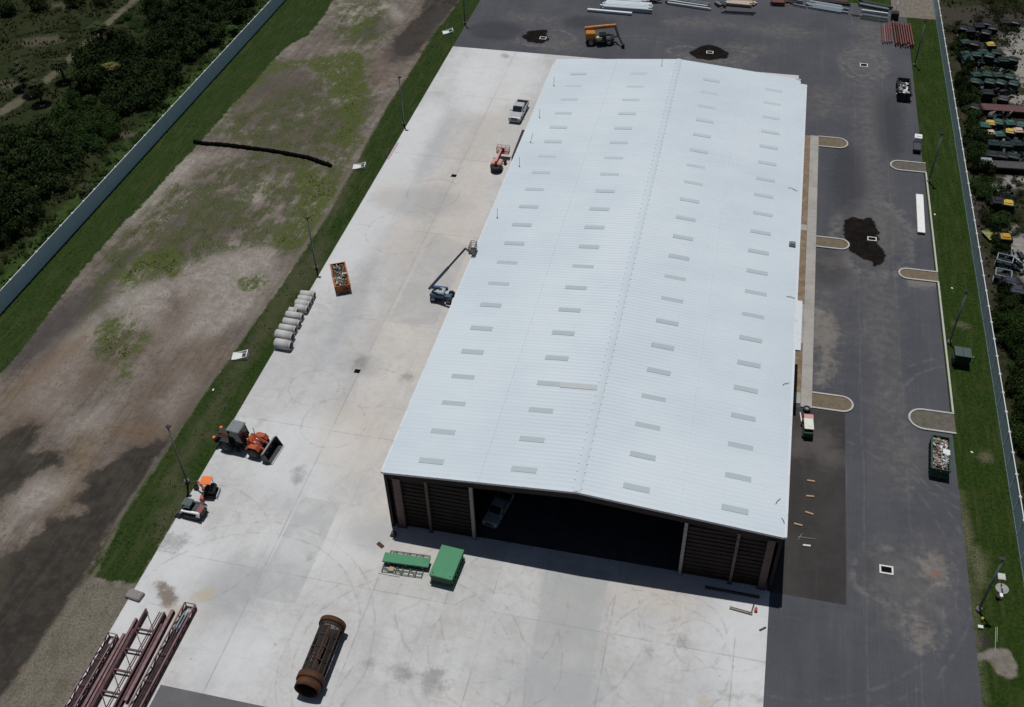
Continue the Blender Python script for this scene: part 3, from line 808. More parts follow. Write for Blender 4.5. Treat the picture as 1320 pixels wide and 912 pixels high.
wall_ribbed(MB(), (W_ - 6.85, 0.32), (W_ - 0.45, 0.32), 0.02, ZE - 0.75, pitch=0.46, horizontal=True).build('front_panel', MAT_BROWN, shed)
def hcol(x, w, mat, z1, y=0.16):
    mb = MB()
    mb.box((x, y - 0.11, z1 / 2 + 0.01), (w, 0.02, z1))
    mb.box((x, y + 0.11, z1 / 2 + 0.01), (w, 0.02, z1))
    mb.box((x, y, z1 / 2 + 0.01), (0.02, 0.20, z1))
    mb.box((x, y, 0.03), (w + 0.12, 0.36, 0.03))
    return mb.build('column', mat, shed)
hcol(0.95, 0.62, MAT_COLB, ZE - 0.7)
hcol(3.35, 0.22, MAT_COLB, ZE - 0.5)
hcol(6.93, 0.25, MAT_COLG, ZE - 0.25)
hcol(W_ - 6.93, 0.25, MAT_COLG, ZE - 0.25)
hcol(W_ - 3.1, 0.22, MAT_COLB, ZE - 0.5)
hcol(W_ - 0.75, 0.55, MAT_COLB, ZE - 0.7)
for x_ in (0.14, W_ - 0.14):
    MB().box((x_, 0.18, (ZE - 0.3) / 2 + 0.02), (0.24, 0.36, ZE - 0.3)).build('corner_trim', MAT_BROWN, shed)
# inner frames (rafters and posts)
for k in range(1, 9):
    y_ = k * 7.6
    mb = MB()
    mb.bar((0.4, y_, 0.02), (0.4, y_, ZE - 0.9), 0.3, 0.25)
    mb.bar((W_ - 0.4, y_, 0.02), (W_ - 0.4, y_, ZE - 0.9), 0.3, 0.25)
    mb.bar((0.3, y_, ZE - 0.75), (W_ / 2, y_, ZR - 0.65), 0.25, 0.6)
    mb.bar((W_ - 0.3, y_, ZE - 0.75), (W_ / 2, y_, ZR - 0.65), 0.25, 0.6)
    mb.build('portal_frame', MAT_BROWN, shed)
# eave extension over the entrance on the parking side
y0, y1 = 69.2 - BY0, 75.95 - BY0
mb = MB()
mb.box((W_ + 0.33, (y0 + y1) / 2, ZE - 0.12), (0.62, y1 - y0, 0.14))
mb.build('entrance_canopy', MAT_TRIM, shed)
for yy in (y0 + .3, (y0 + y1) / 2, y1 - .3):
    MB().bar((W_ - 0.1, yy, ZE - 0.9), (W_ + 0.55, yy, ZE - 0.2), 0.08).build('canopy_bracket', MAT_TRIM, shed)
# small roof equipment
mb = MB()
q = (G(1021, 317, ZE)[0] - BX0, G(1021, 317, ZE)[1] - BY0)
zz = rz_(q[0])
mb.box((q[0], q[1], zz + 0.13), (0.62, 0.62, 0.2)).box((q[0], q[1], zz + 0.28), (0.42, 0.42, 0.12))
mb.build('roof_vent', paint('vent_grey', (0.16, 0.17, 0.18), .5), shed, bevel=0.02)

# temporary stanchions standing along the roof edge
def roofz(x):
    return rz_(x - BX0)
st_px = [(714, 111), (695.5, 152), (684, 184), (669.5, 215), (641, 281), (853, 79)]
st_lab = ['thin dark stanchion on the shed roof edge closest to the far corner', 'thin dark stanchion on the roof edge level with the silver pickup',
          'leaning dark stanchion on the roof edge beside the long black beam', 'thin dark stanchion on the roof edge beside the red boom lift',
          'thin dark stanchion on the roof edge above the blue boom lift', 'thin dark stanchion standing at the far end of the ridge']
for (px, py), lb in zip(st_px, st_lab):
    x, y = G(px, py, ZE + 0.1)
    if py < 90:
        x, y = G(px, py + 6, ZR - .1)
    zz = roofz(x) + 0.04
    t = thing('roof_stanchion', lb, 'stanchion', (x, y, zz), 0, 'stanchions along the roof edge')
    lean = 0.25 if 'leaning' in lb else 0.03
    MB().tube((0, 0, 0.02), (lean, 0.02, 1.1), 0.02, n=8).build('post', MAT_DARKST, t)
    MB().box((0, 0, 0.015), (0.12, 0.12, 0.03)).build('base_plate', MAT_DARKST, t)
# loose straps and cable ends lying on the parking-side eave
g_cable = [((1026, 103), (1038, 106), 'short dark strap lying at the far corner of the roof'), ((1016, 243), (1028, 246), 'dark strap on the roof eave beside the upper kerb island'),
           ((1014, 383), (1026, 384), 'dark strap on the roof eave above the entrance canopy'), ((1009, 497), (1017, 493), 'dark strap end on the roof eave level with the lower kerb island'),
           ((1000, 650), (1006, 642), 'curled dark strap near the front corner of the roof'), ((1007, 668), (1012, 674), 'short dark strap closest to the front corner of the roof')]
for (p0, p1, lb) in g_cable:
    a_, b_ = G(*p0, ZE + .1), G(*p1, ZE + .1)
    mb = MB()
    prev = None
    for k in range(6):
        t_ = k / 5
        x = min(a_[0] + (b_[0] - a_[0]) * t_, BX1 - .05)
        y = a_[1] + (b_[1] - a_[1]) * t_ + 0.07 * math.sin(t_ * 5)
        p = Vector((x, y, roofz(x) + 0.075))
        if prev is not None:
            mb.bar(prev, p, 0.035, 0.03)
        prev = p
    tag(mb.build('roof_strap', MAT_DARKST), lb, 'strap', 'straps lying on the roof')
# ------------------------------------------------------------------ shared paints
M_TYRE = paint('tyre_rubber', (0.014, 0.014, 0.015), 0.85, wear=0.4, dirt=(0.06, 0.055, 0.05))
M_RIM = paint('rim_metal', (0.30, 0.30, 0.31), 0.4, 0.6)
M_GLASS = paint('dark_glass', (0.012, 0.016, 0.02), 0.06, wear=0.1, spec=0.6)
M_SILVER = paint('silver_paint', (0.50, 0.52, 0.55), 0.3, 0.3, wear=0.12)
M_WHITE = paint('white_paint', (0.74, 0.74, 0.73), 0.4, wear=0.25)
M_ORANGE = paint('orange_paint', (0.36, 0.06, 0.016), 0.5, wear=0.6, dirt=(0.09, 0.03, 0.02))
M_ORANGE2 = paint('bright_orange', (0.72, 0.17, 0.03), 0.4, wear=0.2)
M_CABG = paint('cab_roof', (0.155, 0.175, 0.185), 0.5, wear=0.4)
M_BLUE = paint('lift_blue', (0.045, 0.105, 0.19), 0.45, wear=0.35)
M_PALE = paint('lift_grey', (0.33, 0.38, 0.41), 0.5, wear=0.4)
M_RED = paint('lift_red', (0.42, 0.115, 0.09), 0.55, wear=0.35, dirt=(0.4, 0.22, 0.18))
M_PINK = paint('faded_pink', (0.52, 0.26, 0.22), 0.6, wear=0.4)
M_LAMP = paint('lamp_lens', (0.6, 0.6, 0.58), 0.15, wear=0.1)
M_MAROON = paint('maroon_primer', (0.075, 0.030, 0.034), 0.7, wear=0.5, dirt=(0.10, 0.058, 0.060))
M_MAROONL = paint('lit_maroon', (0.185, 0.108, 0.115), 0.75, wear=0.55, dirt=(0.10, 0.055, 0.06))  # lit copy of the maroon: sunlit top tone put into the colour
M_GREEN = paint('tank_green', (0.028, 0.19, 0.085), 0.5, wear=0.35, dirt=(0.06, 0.21, 0.125), scale=1.2)
M_GREEND = paint('dark_green', (0.013, 0.055, 0.033), 0.5, wear=0.3)
M_BINGRN = paint('bin_green', (0.006, 0.018, 0.015), 0.5, wear=0.4, dirt=(0.016, 0.034, 0.03))
M_BINTOP = paint('bin_lid_green', (0.014, 0.048, 0.037), 0.5, wear=0.5, dirt=(0.035, 0.062, 0.055))
M_NAVY = paint('bin_navy', (0.006, 0.008, 0.011), 0.5, wear=0.4, dirt=(0.018, 0.02, 0.026))
M_YEL = paint('bin_yellow', (0.50, 0.34, 0.035), 0.5, wear=0.35)
M_AMBER = paint('bin_amber', (0.42, 0.23, 0.012), 0.5, wear=0.25)
M_OLIVE = paint('bin_olive', (0.20, 0.21, 0.065), 0.6, wear=0.3)
M_TEAL = paint('bin_teal', (0.022, 0.10, 0.082), 0.5, wear=0.4)
M_TANP = paint('bin_tan', (0.50, 0.36, 0.26), 0.6, wear=0.4)
M_CONCP = paint('precast', (0.45, 0.45, 0.44), 0.85, wear=0.45, dirt=(0.27, 0.27, 0.26), spec=0.2)
M_CONCW = paint('pale_precast', (0.60, 0.60, 0.58), 0.85, wear=0.4, dirt=(0.36, 0.35, 0.33), spec=0.2)
M_GALV = paint('galvanised', (0.42, 0.47, 0.50), 0.45, 0.2, wear=0.4, dirt=(0.25, 0.28, 0.3))
M_TIMBER = paint('timber', (0.36, 0.26, 0.16), 0.8, wear=0.5)
M_TIMBERD = paint('weathered_timber', (0.24, 0.20, 0.165), 0.85, wear=0.6)
M_RUST = rusty('rusted_steel', (0.055, 0.028, 0.019), (0.105, 0.040, 0.019), 0.6)
M_RUSTD = rusty('dark_rusted_steel', (0.032, 0.027, 0.025), (0.062, 0.034, 0.022), 0.3)
M_POLE = paint('pole_grey', (0.165, 0.172, 0.185), 0.45, 0.3, wear=0.2)

M_RIMD = paint('dark_rim', (0.05, 0.047, 0.045), .6)
def wheel(parent, x, y, r, w, axis='y', rim=0.55, rm=None):
    t = bpy.data.objects.new('wheel', None)
    COL.objects.link(t)
    t.parent = parent
    t.location = (x, y, r)
    d = Vector((0, w / 2, 0)) if axis == 'y' else Vector((w / 2, 0, 0))
    n = d.normalized()
    mb = MB()
    mb.tube(-d * 0.72, d * 0.72, r, n=20)
    mb.tube(-d, -d * 0.72, r * 0.86, r, n=20).tube(d * 0.72, d, r, r * 0.86, n=20)
    mb.build('tyre', M_TYRE, t)
    mb = MB()
    mb.tube(-d - n * 0.015, d + n * 0.015, r * rim, n=14)
    mb.tube(-d - n * 0.05, d + n * 0.05, r * rim * 0.4, n=8)
    mb.build('rim', rm or M_RIM, t)
    return t

# ------------------------------------------------------------------ pickups
def pickup(label, loc, rz, rack=False, group=None):
    """front faces local +x, 5.8 m long"""
    t = thing('pickup_truck', label, 'pickup truck', loc, rz, group)
    t.scale = (0.80, 0.80, 0.80)
    mb = MB()
    # lower body with hood, cab base and bed sides
    prof = [(-2.85, 0.42), (2.75, 0.42), (2.88, 0.62), (2.86, 0.98), (2.70, 1.08), (1.25, 1.16), (1.1, 1.16), (-0.95, 1.16), (-0.95, 0.80), (-2.75, 0.80), (-2.75, 1.14), (-2.88, 1.14)]
    mb.prism(prof, -0.96, 0.96)
    for s_ in (-1, 1):
        mb.box((-1.88, s_ * 0.915, 0.97), (1.88, 0.09, 0.36))
    mb.build('body', M_SILVER, t, bevel=0.045)
    mb = MB()
    mb.prism([(1.20, 1.15), (0.45, 1.80), (-0.78, 1.84), (-0.94, 1.15)], -0.80, 0.80)
    cab = mb.build('cab', M_SILVER, t, bevel=0.05)
    MB().prism([(1.195, 1.20), (0.50, 1.805), (0.47, 1.785), (1.15, 1.175)], -0.72, 0.72).build('windshield', M_GLASS, t)
    MB().prism([(-0.84, 1.72), (-0.95, 1.22), (-0.97, 1.22), (-0.86, 1.73)], -0.66, 0.66).build('rear_window', M_GLASS, t)
    for s_ in (-1, 1):
        MB().prism([(1.02, 1.22), (0.44, 1.70), (-0.70, 1.73), (-0.80, 1.22)], s_ * 0.795, s_ * 0.815).build('side_window', M_GLASS, t)
        MB().box((0.98, s_ * 1.05, 1.26), (0.12, 0.20, 0.16)).build('mirror', M_BLACKP, t, bevel=0.02)
        MB().box((2.80, s_ * 0.74, 0.90), (0.16, 0.30, 0.16)).build('headlight', M_LAMP, t, bevel=0.02)
        MB().box((-2.87, s_ * 0.86, 0.95), (0.06, 0.12, 0.32)).build('tail_light', M_REDL, t)
    MB().box((2.89, 0, 0.86), (0.06, 1.1, 0.22)).build('grille', M_BLACKP, t)
    MB().box((2.93, 0, 0.52), (0.14, 1.8, 0.2)).build('bumper', M_RIM, t, bevel=0.03)
    MB().box((-1.86, 0, 0.83), (1.74, 1.72, 0.04)).build('bed_floor', M_BLACKP, t)
    for x_ in (1.85, -1.75):
        for s_ in (-1, 1):
            wheel(t, x_, s_ * 0.86, 0.39, 0.26)
    if rack:
        mb = MB()
        for x_ in (-0.95, -2.7):
            for s_ in (-1, 1):
                mb.bar((x_, s_ * .9, 1.1), (x_, s_ * .9, 1.95), .06)
            mb.bar((x_, -.9, 1.95), (x_, .9, 1.95), .06)
        for s_ in (-1, 1):
            mb.bar((-2.8, s_ * .9, 1.98), (0.5, s_ * .9, 1.98), .06)
        mb.build('ladder_rack', M_RIM, t)
    return t
M_BLACKP = paint('black_plastic', (0.012, 0.012, 0.013), 0.6, wear=0.2)
M_REDL = paint('red_lens', (0.25, 0.01, 0.01), 0.2, wear=0.1)
f_, b_ = Vector(G(664.5, 152, .5)), Vector(G(673, 133, .8))
c_ = (f_ + b_) / 2
pickup('silver crew cab pickup parked on the concrete beside the long roof edge', (c_.x, c_.y, 0.018), math.atan2(f_.y - b_.y, f_.x - b_.x))
f_, b_ = Vector(G(635.5, 668, .5)), Vector(G(649, 641, .8))
c_ = (f_ + b_) / 2
t = pickup('silver pickup with ladder rack parked in the dark inside the open shed', (c_.x, c_.y, 0.03), math.atan2(f_.y - b_.y, f_.x - b_.x), rack=True)
t.scale = (0.62, 0.66, 0.62)

# ------------------------------------------------------------------ wheel loader
t = thing('wheel_loader', 'large orange articulated wheel loader with grey cab roof and black bucket', 'wheel loader', (-38.05, 54.35, 0.018), R(-5))
t.scale = (0.79, 0.79, 0.79)
mb = MB()
mb.prism([(-3.0, 1.0), (-0.6, 1.0), (-0.6, 1.75), (-1.5, 1.95), (-2.9, 1.85)], -0.42, 0.42)
mb.build('engine_hood', M_ORANGE, t, bevel=0.06)
for s_ in (-1, 1):
    MB().box((-1.9, s_ * 0.56, 1.3), (2.1, 0.28, 0.8)).build('engine_side_panel', M_NAVY, t, bevel=0.04)
    MB().tube((-1.0, s_ * 0.5, 0.55), (0.1, s_ * 0.5, 0.55), 0.22, n=12).build('fuel_tank', M_NAVY, t)
    MB().tube((0.3, s_ * 0.2, 1.5), (1.0, s_ * 0.3, 1.95), 0.04, n=6).build('hydraulic_hose', M_BLACKP, t)
MB().box((-2.75, 0, 1.9), (0.35, 0.75, 0.1)).build('radiator_grille', M_BLACKP, t)
MB().box((-2.2, 0, 1.93), (0.8, 0.7, 0.10)).build('hood_grille', M_BLACKP, t)
MB().box((-3.12, 0, 1.05), (0.45, 1.7, 0.75)).build('counterweight', M_NAVY, t, bevel=0.08)
for s_ in (-1, 1):
    MB().box((-3.22, s_ * 0.78, 1.45), (0.3, 0.34, 0.28)).build('tail_light_box', M_ORANGE2, t, bevel=0.03)
    mb = MB()
    mb.prism([(-2.5, 1.25), (-2.2, 1.55), (-1.2, 1.55), (-0.9, 1.2), (-0.9, 1.3), (-1.15, 1.65), (-2.25, 1.65), (-2.6, 1.3)], s_ * 0.66, s_ * 1.18)
    mb.build('rear_fender', M_NAVY, t)
    mb = MB()
    for k in range(3):
        mb.box((-0.25, s_ * (0.85 + .1 * k), 1.1 - 0.3 * k), (0.5, 0.22, 0.05))
    mb.bar((-0.5, s_ * .98, .45), (-0.5, s_ * .98, 1.2), .04)
    mb.build('access_steps', M_RUSTD, t)
MB().box((-0.55, 0, 1.05), (1.0, 1.2, 0.6)).build('rear_frame', M_NAVY, t, bevel=0.04)
mb = MB()
mb.prism([(-1.35, 1.70), (0.35, 1.45), (0.25, 2.4), (0.05, 3.15), (-1.25, 3.15)], -0.72, 0.72)
cab = mb.build('cab', M_GLASS, t, bevel=0.05)
mb = MB()
for x_, x2 in ((-1.33, -1.24), (0.36, 0.06)):
    for s_ in (-1, 1):
        mb.bar((x_, s_ * .73, 1.65), (x2, s_ * .73, 3.16), 0.09)
mb.build('cab_pillar', M_BLACKP, t)
mb = MB()
mb.prism([(-1.45, 3.14), (0.25, 3.14), (0.15, 3.30), (-1.3, 3.32)], -0.84, 0.84)
mb.build('cab_roof', M_CABG, t, bevel=0.05)
MB().tube((0.3, -0.7, 3.0), (0.45, -0.72, 3.6), 0.05, n=8).build('exhaust_stack', M_BLACKP, t)
MB().box((0.25, 0, 0.95), (0.7, 0.5, 0.5)).build('articulation_joint', M_RUSTD, t)
mb = MB()
mb.prism([(0.6, 0.7), (2.1, 0.7), (2.0, 1.35), (1.2, 2.05), (0.75, 2.0)], -0.5, 0.5)
mb.build('front_frame', M_ORANGE, t, bevel=0.05)
for s_ in (-1, 1):
    MB().prism([(0.9, 1.2), (1.3, 1.62), (2.1, 1.62), (2.45, 1.25), (2.45, 1.36), (2.15, 1.73), (1.25, 1.73), (0.8, 1.3)], s_ * 0.62, s_ * 1.22).build('front_fender', M_ORANGE, t)
for s_ in (-1, 1):
    MB().prism([(0.85, 2.1), (1.1, 2.12), (2.6, 1.2), (3.0, 0.55), (2.75, 0.45), (2.35, 1.05), (0.85, 1.8)], s_ * 0.38, s_ * 0.56).build('loader_arm', M_ORANGE, t)
    MB().tube((1.0, s_ * 0.25, 1.9), (2.4, s_ * 0.25, 1.35), 0.075, n=8).build('hydraulic_cylinder', M_RIM, t)
    MB().bar((1.15, s_ * 0.62, 2.0), (1.15, s_ * 0.62, 2.9), 0.05).build('work_light_post', M_BLACKP, t)
MB().prism([(2.75, 0.25), (2.95, 0.16), (3.9, 0.06), (3.92, 0.10), (3.05, 0.28), (2.88, 0.5), (2.95, 1.0), (3.3, 1.42), (3.24, 1.47), (2.82, 1.08), (2.72, 0.6)], -1.42, 1.42).build('bucket', M_NAVY, t)
MB().box((2.86, 0, 1.12), (0.45, 2.7, 0.10), ry=R(-50)).build('bucket_back_plate', M_GALV, t)
for s_ in (-1, 1):
    MB().prism([(2.75, 0.25), (3.9, 0.06), (3.3, 1.42), (2.82, 1.08)], s_ * 1.42, s_ * 1.46).build('bucket_side', M_DARKST, t)
MB().box((3.93, 0, 0.08), (0.14, 2.8, 0.05)).build('cutting_edge', M_GALV, t)
for x_ in (-1.75, 1.7):
    for s_ in (-1, 1):
        wheel(t, x_, s_ * 0.98, 0.76, 0.58, rim=0.5, rm=M_RIMD)

# ------------------------------------------------------------------ mini excavator
def track(parent, x0, x1, y, w, h, name='track'):
    mb = MB()
    r = h / 2
    pts = []
    for k in range(9):
        a_ = math.pi / 2 + math.pi * k / 8
        pts.append((x0 + r + r * math.cos(a_), r + r * math.sin(a_)))
    for k in range(9):
        a_ = -math.pi / 2 + math.pi * k / 8
        pts.append((x1 - r + r * math.cos(a_), r + r * math.sin(a_)))
    mb.prism(pts, y - w / 2, y + w / 2)
    x = x0 + r
    while x < x1 - r:
        for z in (0.0, h):
            mb.box((x, y, z), (0.05, w, 0.035))
        x += 0.14
    o = mb.build(name, M_TYRE, parent)
    MB().box(((x0 + x1) / 2, y, h * .5), ((x1 - x0) * .68, w + .03, h * .4)).build('track_frame', M_DARKST, o)
    return o
t = thing('mini_excavator', 'small orange mini excavator with bright orange canopy and folded arm beside light pole', 'excavator', (-38.95, 48.85, 0.018), R(8))
t.scale = (0.74, 0.74, 0.74)
for s_ in (-1, 1):
    track(t, -0.75, 0.95, s_ * 0.55, 0.32, 0.48)
MB().box((0.1, 0, 0.42), (0.8, 0.8, 0.28)).build('undercarriage', M_DARKST, t)
MB().box((1.12, 0, 0.30), (0.06, 1.45, 0.34)).build('dozer_blade', M_GALV, t)
MB().tube((0, 0, 0.5), (0, 0, 0.68), 0.36, n=16).build('slew_ring', M_BLACKP, t)
mb = MB()
mb.prism([(-0.35, 0.68), (0.85, 0.68), (0.95, 0.95), (0.8, 1.30), (0.3, 1.30), (0.25, 0.85), (-0.35, 0.85)], -0.6, 0.6)
mb.build('house', M_NAVY, t, bevel=0.05)
MB().box((0.12, 0, 1.1), (0.42, 0.46, 0.5)).build('operator_seat', M_BLACKP, t, bevel=0.04)
for x_ in (-0.35, 0.6):
    for s_ in (-1, 1):
        MB().bar((x_, s_ * 0.5, 0.85), (x_, s_ * 0.5, 2.28), 0.05).build('canopy_post', M_BLACKP, t)
MB().box((0.12, 0, 2.32), (1.2, 1.2, 0.10)).build('canopy', M_ORANGE2, t, bevel=0.03)
MB().box((-0.48, 0, 0.78), (0.35, 0.3, 0.34)).build('swing_bracket', M_ORANGE, t)
MB().bar((-0.55, 0.12, 0.85), (-1.15, 0.42, 1.55), 0.19, 0.22).build('boom', M_RED, t)
MB().bar((-1.15, 0.42, 1.55), (-1.65, 0.62, 0.75), 0.15, 0.17).build('dipper_arm', M_RED, t)
mb = MB()
mb.prism([(-1.98, 0.3), (-1.9, 0.06), (-1.6, 0.02), (-1.42, 0.2), (-1.5, 0.6), (-1.62, 0.75)], 0.42, 0.86)
mb.build('bucket', M_NAVY, t)
MB().tube((-0.5, -0.75, 0.40), (-0.42, -1.32, 0.40), 0.24, n=14).build('engine_cover', M_RED, t)
# ------------------------------------------------------------------ compact track loader
t = thing('track_loader', 'compact track loader with grey cab, pale stripe and dark red rear hood', 'loader', (-39.30, 46.6, 0.018), R(176))
t.scale = (0.72, 0.72, 0.72)
for s_ in (-1, 1):
    track(t, -1.35, 1.0, s_ * 0.68, 0.36, 0.72)
MB().prism([(-1.0, 0.5), (1.05, 0.5), (1.0, 0.95), (-1.0, 0.95)], -0.5, 0.5).build('chassis', M_BLACKP, t)
mb = MB()
mb.prism([(-0.25, 0.95), (0.95, 0.95), (0.72, 1.95), (-0.2, 2.0)], -0.48, 0.48)
mb.build('cab', M_GLASS, t, bevel=0.04)
MB().box((0.27, 0, 2.02), (1.15, 1.05, 0.09)).build('cab_roof', paint('loader_cab', (0.05, 0.075, 0.078), .5), t, bevel=0.03)
mb = MB()
mb.prism([(-1.5, 0.55), (-0.3, 0.55), (-0.3, 1.4), (-0.85, 1.45), (-1.45, 1.2)], -0.52, 0.52)
mb.build('rear_hood', M_DARKST, t, bevel=0.05)
MB().box((-1.25, 0, 1.36), (0.62, 1.1, 0.08), ry=R(-14)).build('rear_cover', paint('dark_red', (0.16, 0.022, 0.026), .45), t, bevel=0.03)
for s_ in (-1, 1):
    MB().prism([(-1.45, 1.2), (-1.3, 1.42), (0.9, 1.22), (1.35, 0.55), (1.2, 0.45), (0.75, 1.05)], s_ * 0.58, s_ * 0.84).build('lift_arm', M_WHITE if s_ > 0 else M_DARKST, t)
    MB().prism([(-1.5, 0.75), (-1.5, 1.25), (-1.15, 1.3), (-0.95, 0.78)], s_ * 0.85, s_ * 0.89).build('side_decal_panel', M_WHITE, t)
mb = MB()
mb.prism([(1.2, 0.1), (1.95, 0.04), (1.95, 0.09), (1.3, 0.18), (1.22, 0.6), (1.35, 0.85), (1.28, 0.88), (1.12, 0.6)], -0.98, 0.98)
mb.build('bucket', M_DARKST, t)
for s_ in (-1, 1):
    MB().prism([(1.2, 0.1), (1.95, 0.04), (1.35, 0.85), (1.15, 0.6)], s_ * 0.98, s_ * 1.01).build('bucket_side', M_DARKST, t)

# ------------------------------------------------------------------ boom lifts
q = G(569, 382, 0.35)
KB = 0.74
t = thing('boom_lift', 'blue and grey boom lift with its long boom raised over the roof edge', 'boom lift', (q[0], q[1], 0.018), 0)
t.scale = (KB, KB, KB)
for (x, y) in ((-0.95, -0.75), (-0.95, 0.75)):
    wheel(t, x, y, 0.46, 0.36)
for (x, y) in ((1.25, -0.85), (1.25, 0.85)):
    wheel(t, x, y, 0.44, 0.34)
mb = MB()
mb.box((0.1, 0, 0.55), (2.5, 0.7, 0.35)).box((1.25, 0, 0.5), (0.3, 1.5, 0.18)).box((-0.95, 0, 0.5), (0.3, 1.3, 0.18))
mb.build('chassis', M_BLUE, t, bevel=0.03)
MB().tube((-0.2, 0, 0.7), (-0.2, 0, 0.9), 0.5, n=18).build('turntable_ring', M_BLACKP, t)
mb = MB()
mb.box((-0.35, 0.02, 1.2), (1.75, 1.35, 0.6))
mb.build('turntable_cover', M_PALE, t, bevel=0.1)
for s_ in (-1, 1):
    MB().box((-0.3, s_ * 0.86, 1.15), (2.1, 0.32, 0.55)).build('side_pod', M_BLUE, t, bevel=0.06)
MB().box((-0.1, 0.15, 1.53), (0.45, 0.4, 0.1)).build('engine_vent', M_BLACKP, t)
o3 = Vector((q[0], q[1], 0.018))
P0 = (Vector((*G(555, 370.5, 1.6), 1.6)) - o3) / KB
P1 = (Vector((*G(600, 320.5, 7.2), 7.2)) - o3) / KB
P2 = (Vector((*G(608, 327, 7.0), 7.0)) - o3) / KB
P3 = (Vector((*G(612, 317, 7.0), 7.0)) - o3) / KB
MB().bar((-0.3, 0.5, 1.4), P0, 0.28, 0.32).build('riser_arm', M_BLUE, t)
PM = P0.lerp(P1, 0.52)
MB().bar(P0 - (P1 - P0) * 0.04, PM, 0.30, 0.34).build('boom_base', M_BLUE, t)
MB().bar(PM, P1, 0.22, 0.25).build('boom_extension', paint('lift_slate', (0.06, 0.085, 0.12), 0.5), t)
MB().bar(P1, P2, 0.17, 0.2).build('jib', M_DARKST, t)
bs = bpy.data.objects.new('basket', None)
COL.objects.link(bs)
bs.parent = t
bs.location = P2
bs.rotation_euler = (0, 0, math.atan2((P3 - P2).y, (P3 - P2).x))
MB().box((0.65, 0, -0.1), (1.5, 0.76, 0.06)).build('basket_floor', M_DARKST, bs)
mb = MB()
for x in (-0.1, 0.4, 0.9, 1.4):
    for y in (-0.38, 0.38):
        mb.bar((x, y, -0.1), (x, y, 1.0), 0.045)
for z in (0.35, 0.7, 1.0):
    for y in (-0.38, 0.38):
        mb.bar((-0.1, y, z), (1.4, y, z), 0.045)
    for x in (-0.1, 1.4):
        mb.bar((x, -0.38, z), (x, 0.38, z), 0.045)
mb.build('basket_rail', M_DARKST, bs)

q = G(642, 211, 0.5)
t = thing('boom_lift', 'faded red boom lift with a railed work basket lowered behind it', 'boom lift', (q[0], q[1], 0.018), R(89))
t.scale = (0.72, 0.72, 0.72)
for (x, y) in ((-0.95, -0.8), (-0.95, 0.8), (1.15, -0.95), (1.15, 0.95)):
    wheel(t, x, y, 0.45, 0.36)
mb = MB()
mb.box((0.1, 0, 0.55), (2.4, 0.8, 0.35)).box((1.15, 0, 0.5), (0.28, 1.7, 0.18)).box((-0.95, 0, 0.5), (0.28, 1.4, 0.18))
mb.build('chassis', M_DARKST, t, bevel=0.03)
mb = MB()
mb.tube((-1.25, 0, 0.62), (-1.25, 0, 1.05), 0.98, n=22)
mb.build('counterweight', M_BLACKP, t)
mb = MB()
mb.box((-0.65, 0.48, 1.22), (1.7, 0.72, 0.68)).box((-0.65, -0.52, 1.22), (1.7, 0.66, 0.68))
mb.build('turntable_cover', M_PINK, t, bevel=0.12)
MB().box((-0.6, 0, 1.3), (1.9, 0.28, 0.7)).build('boom_cradle', paint('deep_red', (0.12, 0.025, 0.022), .5), t)
MB().bar((-1.2, 0, 1.75), (2.2, -0.05, 2.0), 0.26, 0.3).build('boom', M_PINK, t)
MB().bar((0.2, -0.1, 1.5), (2.6, -0.12, 1.45), 0.16, 0.18).build('lower_arm', paint('deep_red', (0.12, 0.025, 0.022), .5), t)
bs = bpy.data.objects.new('basket', None)
COL.objects.link(bs)
bs.parent = t
bs.location = (3.1, -0.1, 1.0)
MB().bar((-0.9, 0, 0.85), (0, 0, 0.2), 0.2).build('jib', M_RED, bs)
MB().box((0.0, 0, -0.1), (0.9, 2.1, 0.08)).build('basket_floor', M_RED, bs)
mb = MB()
for y in (-1.02, -0.34, 0.34, 1.02):
    for x in (-0.45, 0.45):
        mb.bar((x, y, -0.1), (x, y, 1.05), 0.06)
for z in (0.25, 0.65, 1.05):
    for x in (-0.45, 0.45):
        mb.bar((x, -1.02, z), (x, 1.02, z), 0.06)
    for y in (-1.02, 1.02):
        mb.bar((-0.45, y, z), (0.45, y, z), 0.06)
mb.build('basket_rail', M_PINK, bs)
MB().box((-0.4, 0, 0.6), (0.2, 0.7, 0.7)).build('control_box', paint('deep_red', (0.12, 0.025, 0.022), .5), bs)

# ------------------------------------------------------------------ boom machine behind the shed
q = G(773, 56)
t = thing('boom_crane', 'orange wheeled boom crane with a dark folding arm on the asphalt behind the shed', 'crane', (q[0], q[1], 0.01), R(14))
t.scale = (0.84, 0.84, 0.84)
M_CRANE = paint('crane_orange', (0.38, 0.15, 0.02), 0.55, wear=0.6, dirt=(0.12, 0.05, 0.02))
MB().box((0.0, 0, 0.9), (4.7, 1.5, 0.5)).build('chassis', M_DARKST, t, bevel=0.05)
MB().box((-1.6, 0.1, 1.6), (1.5, 2.0, 1.1)).build('engine_housing', M_CRANE, t, bevel=0.08)
MB().box((0.35, -0.75, 1.55), (1.3, 0.85, 1.2), taper=(.85, .9)).build('cab', M_GLASS, t, bevel=0.05)
MB().box((-0.2, -0.95, 1.35), (0.9, 0.8, 0.5)).build('toolbox', paint('pale_yellow', (0.42, 0.40, 0.22), .6), t, bevel=0.04)
MB().bar((-2.5, 0.85, 2.25), (2.7, 0.75, 2.7), 0.5, 0.45).build('main_boom', M_CRANE, t)
MB().bar((-2.3, 0.85, 2.52), (1.8, 0.78, 2.85), 0.22, 0.12).build('boom_top_plate', paint('sun_orange', (0.55, 0.30, 0.14), .6), t)
MB().bar((2.55, 0.75, 2.7), (3.0, -0.6, 1.6), 0.30, 0.34).build('folding_arm', M_NAVY, t)
